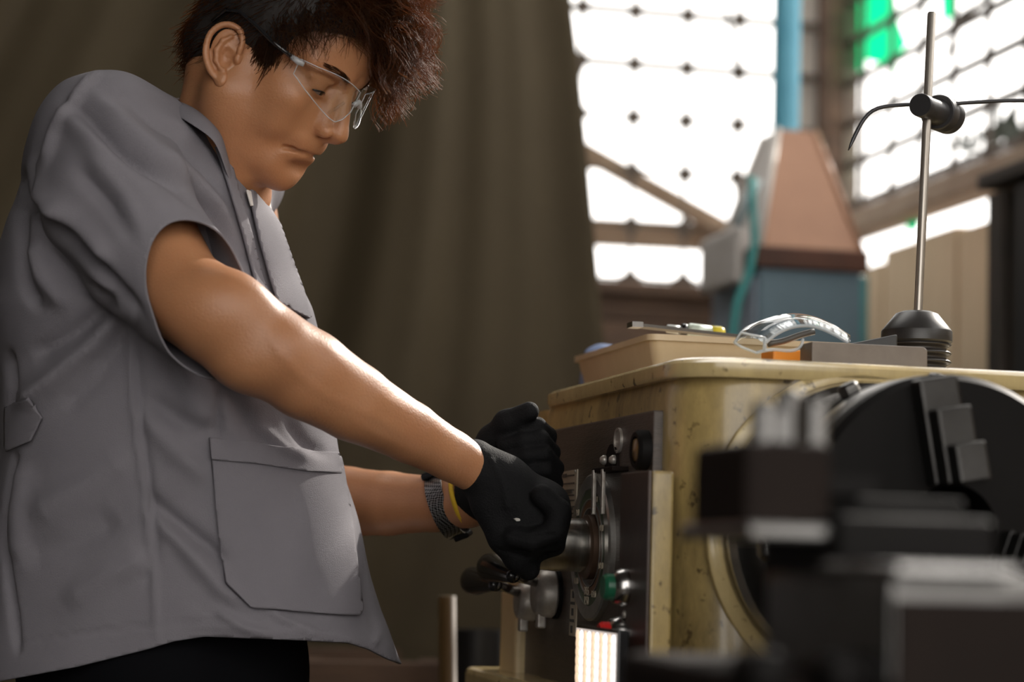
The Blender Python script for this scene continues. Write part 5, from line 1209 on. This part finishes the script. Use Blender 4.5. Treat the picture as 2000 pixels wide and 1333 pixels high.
def poly_sd(px, py, poly):
    pl = list(poly)+[poly[0]]; d, _ = seg_dist(px, py, pl); ins = np.zeros(len(px), bool); j = len(poly)-1
    for i in range(len(poly)):
        (xi, yi), (xj, yj) = poly[i], poly[j]
        with np.errstate(divide='ignore', invalid='ignore'):
            c = ((yi > py) != (yj > py)) & (px < (xj-xi)*(py-yi)/(yj-yi+1e-12)+xi)
        ins ^= c; j = i
    return np.where(ins, -d, d)
def patch(name, poly, off, mt, parent, step=5., solid=.0018, bvh=None, wob=0., depth=None):
    """a piece of cloth lying on the shirt: outline taken from the photo, draped on the shirt surface"""
    bvh = bvh or SBVH; q = np.array(poly, float); x = np.arange(q[:, 0].min()-step, q[:, 0].max()+2*step, step); y = np.arange(q[:, 1].min()-step, q[:, 1].max()+2*step, step)
    X, Y = np.meshgrid(x, y, indexing='ij'); n, m_ = X.shape; D = np.full(X.shape, np.nan)
    for i in range(n):
        for j in range(m_):
            d = P(X[i, j], Y[i, j], 1.0); dl = np.linalg.norm(d); hit_ = bvh.ray_cast(Vector((0, 0, 0)), Vector(d/dl), 4.0)
            if hit_[0] is not None: D[i, j] = hit_[0][2]
    if depth is not None: D = np.full(X.shape, 0.)+depth(X, Y)
    for _ in range(60):
        bad = np.isnan(D)
        if not bad.any(): break
        E = D.copy(); acc = np.zeros_like(D); c = np.zeros_like(D)
        for sx, sy in ((1, 0), (-1, 0), (0, 1), (0, -1)):
            r_ = np.roll(np.roll(D, sx, 0), sy, 1); ok = ~np.isnan(r_); acc[ok] += r_[ok]; c[ok] += 1
        mk = bad & (c > 0); E[mk] = acc[mk]/c[mk]; D = E
    for _ in range(2): D[1:-1, 1:-1] = .5*D[1:-1, 1:-1]+.125*(D[:-2, 1:-1]+D[2:, 1:-1]+D[1:-1, :-2]+D[1:-1, 2:])
    D = D-off-wob*np.sin(X*.05)*np.cos(Y*.04)
    v = np.stack(((X-1000)/FPX*D, (666.5-Y)/FPX*D, D), 2).reshape(-1, 3)
    f = np.array([(i*m_+j, (i+1)*m_+j, (i+1)*m_+j+1, i*m_+j+1) for i in range(n-1) for j in range(m_-1)])
    s = poly_sd(X.ravel(), Y.ravel(), [tuple(p) for p in poly])
    pv, pf = clip_mesh(v, f, s)
    return obj(name, W(pv), pf[:, ::-1], mt, parent, solid=-solid)
# pocket with its folded band
pk = patch('pocket', [(410, 868), (664, 893), (682, 1000), (706, 1190), (700, 1203), (660, 1202), (490, 1188), (440, 1140), (424, 1020)], .0035, M_shirt, shirt, 6, .003)
patch('pocket_band', [(408, 856), (470, 862), (560, 874), (610, 884), (664, 884), (664, 926), (600, 922), (500, 906), (412, 898)], .0075, M_shirt, pk, 5, .003)
# waist tab
patch('waist_tab', [(10, 800), (56, 776), (84, 816), (62, 862), (10, 884)], .006, M_shirt, shirt, 5, .003)
# front edge (near placket), far lapel
patch('placket', [(425, 262), (440, 280), (462, 370), (490, 460), (512, 548), (530, 590), (520, 600), (496, 548), (470, 450), (440, 350), (418, 285)], .006, M_shirt, shirt, 5, .003)
lap = patch('far_lapel', [(486, 372), (506, 380), (545, 440), (566, 500), (590, 568), (606, 625), (575, 610), (540, 590), (524, 540), (505, 470), (492, 410)], .010, M_shirt, shirt, 5, .003)
patch('white_edge', [(480, 372), (492, 376), (497, 402), (489, 404)], .012, M_white, shirt, 3, .002)
# collar: a band standing round the neck with a turned-down flap on the near side
def collar():
    top = [(300, 197, 2.37), (322, 187, 2.345), (350, 190, 2.325), (380, 202, 2.312), (410, 226, 2.306), (433, 252, 2.305), (438, 275, 2.306), (446, 320, 2.312), (462, 365, 2.322)]
    bot = [(304, 206, 2.36), (322, 212, 2.33), (345, 226, 2.300), (372, 242, 2.285), (398, 258, 2.280), (420, 276, 2.282), (432, 302, 2.290), (446, 345, 2.302), (464, 385, 2.315)]
    inn = [(325, 205, 2.43), (340, 205, 2.41), (362, 208, 2.385), (388, 222, 2.365), (414, 246, 2.35), (436, 275, 2.345), (446, 305, 2.345), (456, 340, 2.35), (468, 378, 2.355)]
    V = [P(*p) for p in bot]+[P(*p) for p in top]+[P(*p) for p in inn]; n = 9
    f = [(r*n+i, r*n+i+1, (r+1)*n+i+1, (r+1)*n+i) for r in range(2) for i in range(n-1)]
    # the far half, hidden behind the neck
    fb = [(300, 197, 2.37), (345, 192, 2.49), (410, 235, 2.53), (462, 310, 2.52), (494, 372, 2.46)]; fi = [(312, 225, 2.40), (352, 225, 2.51), (420, 270, 2.56), (470, 345, 2.54), (500, 400, 2.47)]
    b = len(V); V += [P(*p) for p in fb]+[P(*p) for p in fi]; f += [(b+i, b+i+1, b+6+i, b+5+i) for i in range(4)]
    return obj('collar', W(np.array(V)), [tuple(q) for q in f], M_shirt, shirt, solid=.002, sub=2)
collar()
# undershirt at the throat
uf = Field((-.36, .02, 2.25), (-.18, .22, 2.56), .004); uf.cone(P(412, 330, 2.43), P(420, 440, 2.44), .058, .066, .01); v, f = uf.mesh()
nk = P(440, 352, 2.42); ud = np.array((.45, .85, -.1)); ud /= np.linalg.norm(ud); v2, f2 = clip_mesh(v, f, (v-nk)@ud); obj('undershirt', W(v2), f2[:, ::-1], M_white, person, solid=.002)

# ---- trousers and shoes
zf_ = lambda x, y, z: toV((x, y, z))
hipw = PW(300, 1290, 2.44)
TF = Field((-.75, -1.35, 2.1), (.0, -.28, 3.0), .009)
def w3(dx, dy, z): return toV((hipw[0]+dx, hipw[1]+dy, z))
TF.cone(P(260, 1290, 2.41), P(380, 1290, 2.50), .12, .12, .04); TF.cone(P(300, 1200, 2.46), P(300, 1300, 2.46), .12, .14, .05)
TF.ell(P(470, 1320, 2.42), (.075, .14, .12), None, .03)
for dx, dy, kx in ((.02, -.10, .07), (.03, .10, .06)):
    TF.chain([w3(dx, dy, .80), w3(dx+kx, dy*1.1, .48), w3(dx-.02, dy*1.1, .09)], [.105, .072, .055], .04)
v, f = TF.mesh()
wz = W(v)[:, 2]; v, f = clip_mesh(v, f, np.maximum(.07-wz, -1)); px, py = pix(v)
obj('trousers', W(v), f[:, ::-1], M_trouser, person)
for dx, dy in ((.0, -.11), (.01, .11)):
    SH = Field(w3(dx, dy, .0)+np.array((-.16, -.10, -.16)), w3(dx, dy, .0)+np.array((.28, .22, .16)), .006)
    SH.cone(w3(dx-.06, dy, .05), w3(dx+.16, dy, .042), .042, .04, .02); SH.cone(w3(dx-.03, dy, .06), w3(dx-.02, dy, .12), .045, .045, .03)
    v, f = SH.mesh(); ww = W(v); v, f = clip_mesh(v, f, .001-ww[:, 2]); obj('shoe', W(v), f[:, ::-1], M_knob, person)

# ---- gloves
def glove_right():
    F = Field(P(870, 1160, 2.24)-np.array((.01, 0, 0)), P(1135, 850, 2.44), .0021)
    F.cone(P(924, 908, 2.325), P(970, 945, 2.33), .0275, .034, .012)
    M = basis((.72, -.68, .05), (.66, .72, 0)); B = np.stack((M[:, 2], M[:, 0], M[:, 1]), 1)
    F.ell(P(1012, 985, 2.335), (.058, .036, .044), B, .016)
    F.ell(P(1075, 985, 2.335), (.020, .020, .040), None, .014)
    for i, D in enumerate((2.292, 2.316, 2.340, 2.362)):
        o = (-8, 7, 19, 26)[i]
        F.chain([P(1058, 968, D), P(1091, 1000+o*.3, D), P(1082, 1046+o, D-.004), P(1038, 1064+o, D-.004), P(1002, 1056+o*.7, D)], [.0122, .0124, .0116, .0108, .0102], .0032)
    F.ell(P(1020, 1030, 2.33), (.035, .03, .036), None, .012); F.ell(P(1050, 1004, 2.338), (.030, .036, .036), None, .014)
    F.chain([P(955, 985, 2.315), P(985, 1050, 2.312), P(1012, 1088, 2.322), P(1032, 1112, 2.33)], [.020, .0165, .0150, .0125], .008)
    v, f = F.mesh(); v = relax(v, f, 1, .4); px, py = pix(v); n = vnormals(v, f)
    for pl, wd, hh in (([(985, 1035), (1030, 1050), (1080, 1045)], 4, -.0015), ([(960, 900), (985, 950), (990, 990)], 6, .0015), ([(975, 1075), (1030, 1090), (1070, 1082)], 4, -.0016)):
        d, t = seg_dist(px, py, pl); v = v+(-n if np.mean(n[:, 2]*(v[:, 2]-2.33)) < 0 else n)*(hh*np.exp(-(d/wd)**2)*(n[:, 2] < 0 if np.mean(n[:, 2]*(v[:, 2]-2.33)) > 0 else n[:, 2] > 0))[:, None]
    return v, f
v, f = glove_right(); g1 = obj('glove', W(v), f[:, ::-1], M_glove, person)
GB = BVHTree.FromPolygons([Vector(p) for p in v], [tuple(int(i) for i in q) for q in f])
patch('hole_glint', [(1003, 1014), (1008, 1012), (1016, 1014), (1016, 1018), (1008, 1019)], .0008, mat('pale hole glint', (.5, .48, .44), .8), g1, 2, .0006, bvh=GB)  # glint at a small hole in the glove, painted as a pale patch
def glove_left():
    F = Field(P(880, 1060, 2.34), P(1110, 775, 2.56), .0021)
    F.chain([P(918, 975, 2.50), P(942, 963, 2.49), P(985, 925, 2.465)], [.0285, .030, .034], .014)
    F.ell(P(1010, 905, 2.455), (.042, .050, .026), None, .016)
    tips = [((992, 845), (1050, 833), (1070, 852), (1066, 880)), ((987, 869), (1056, 858), (1077, 884), (1072, 905)), ((997, 897), (1062, 887), (1084, 915), (1076, 930)), ((1015, 924), (1064, 917), (1082, 945), (1074, 955))]
    for (a, b_, c, d), D in zip(tips, (2.415, 2.405, 2.400, 2.402)):
        F.chain([P(*a, D+.003), P((a[0]+b_[0])/2, (a[1]+b_[1])/2-1, D-.004), P(*b_, D), P(*c, D+.026), P(*d, D+.050)], [.0090, .0096, .0098, .0100, .0110], .0030)
    F.chain([P(938, 905, 2.455), P(960, 858, 2.43), P(988, 824, 2.41), P(1034, 804, 2.40)], [.022, .0145, .0118, .0108], .008)
    v, f = F.mesh(); return relax(v, f, 1, .4), f
v, f = glove_left(); g2 = obj('glove', W(v), f[:, ::-1], M_glove, person)
def oval(c, axis, r1, r2, n=40):
    a = np.asarray(axis, float); a /= np.linalg.norm(a); up = np.array((0, 1., 0)); up = up-a*(a@up); up /= np.linalg.norm(up); sd = np.cross(a, up)
    th = 2*math.pi*np.arange(n)/n; return c+r1*np.cos(th)[:, None]*up+r2*np.sin(th)[:, None]*sd, a
ring, a = oval(P(903, 978, 2.506), (.9, .30, -.25), .0308, .0325)
m_ = MB(); m_.loft([ring*1.0+a*-.0022, ring*1.0+(ring-ring.mean(0))*.05-a*.001, ring+(ring-ring.mean(0))*.05+a*.001, ring+a*.0022], False, False); obj('glove_cuff_trim', W(np.array(m_.v)), m_.f, mat('yellow overlock thread', (.72, .46, .02), .7, bump=.6, bscale=900), g2, solid=.001)

# ---- wristwatch on the left wrist
watch = thing('wristwatch', 'black wristwatch with woven metal band on the left wrist', 'watch', W(P(872, 1040, 2.53)))
def mesh_mat():
    m = mat('woven steel band', (.10, .10, .10), .3, .9); nt = m.node_tree; b = nt.nodes['Principled BSDF']
    tc = nt.nodes.new('ShaderNodeTexCoord'); ck = nt.nodes.new('ShaderNodeTexChecker'); mp = nt.nodes.new('ShaderNodeMapping'); mp.inputs['Rotation'].default_value = (.5, .6, .7); nt.links.new(tc.outputs['Object'], mp.inputs[0]); nt.links.new(mp.outputs[0], ck.inputs[0])
    ck.inputs['Scale'].default_value = 520; ck.inputs[1].default_value = (.30, .30, .30, 1); ck.inputs[2].default_value = (.008, .008, .008, 1); nt.links.new(ck.outputs[0], b.inputs['Base Color']); return m
ring, a = oval(P(874, 987, 2.527), (.90, .36, -.22), .0375, .0385, 48)
m_ = MB(); cc = ring.mean(0); m_.loft([ring-a*.0105, ring-a*.0105+(ring-cc)*.045, ring+a*.0105+(ring-cc)*.045, ring+a*.0105], False, False); m_.loft([ring+a*.0105, ring-a*.0105], False, False); obj('band', W(np.array(m_.v)), m_.f, mesh_mat(), watch, angle=40)
up = np.array((-.36, .90, 0)); up /= np.linalg.norm(up); cw = cc+up*.0395; sd = np.cross(a, up)
B = np.stack((a, up, sd), 1)
m_ = MB(); m_.box((-.0135, -.003, -.016), (.0135, .0045, .016), B, cw); obj('case', W(np.array(m_.v)), m_.f, mat('black watch case', (.02, .02, .022), .25, .6), watch, smooth=False, bevel=.0025)
m_ = MB(); m_.box((-.0115, .0045, -.014), (.0115, .0055, .014), B, cw); obj('screen', W(np.array(m_.v)), m_.f, mat('watch glass', (.03, .032, .035), .06), watch, smooth=False, bevel=.0015)
m_ = MB(); m_.box((-.009, -.004, -.012), (.009, .002, .012), np.stack((a, -up, -sd), 1), cc-up*.041+a*.004); obj('clasp', W(np.array(m_.v)), m_.f, M_dark, watch, smooth=False, bevel=.0015)
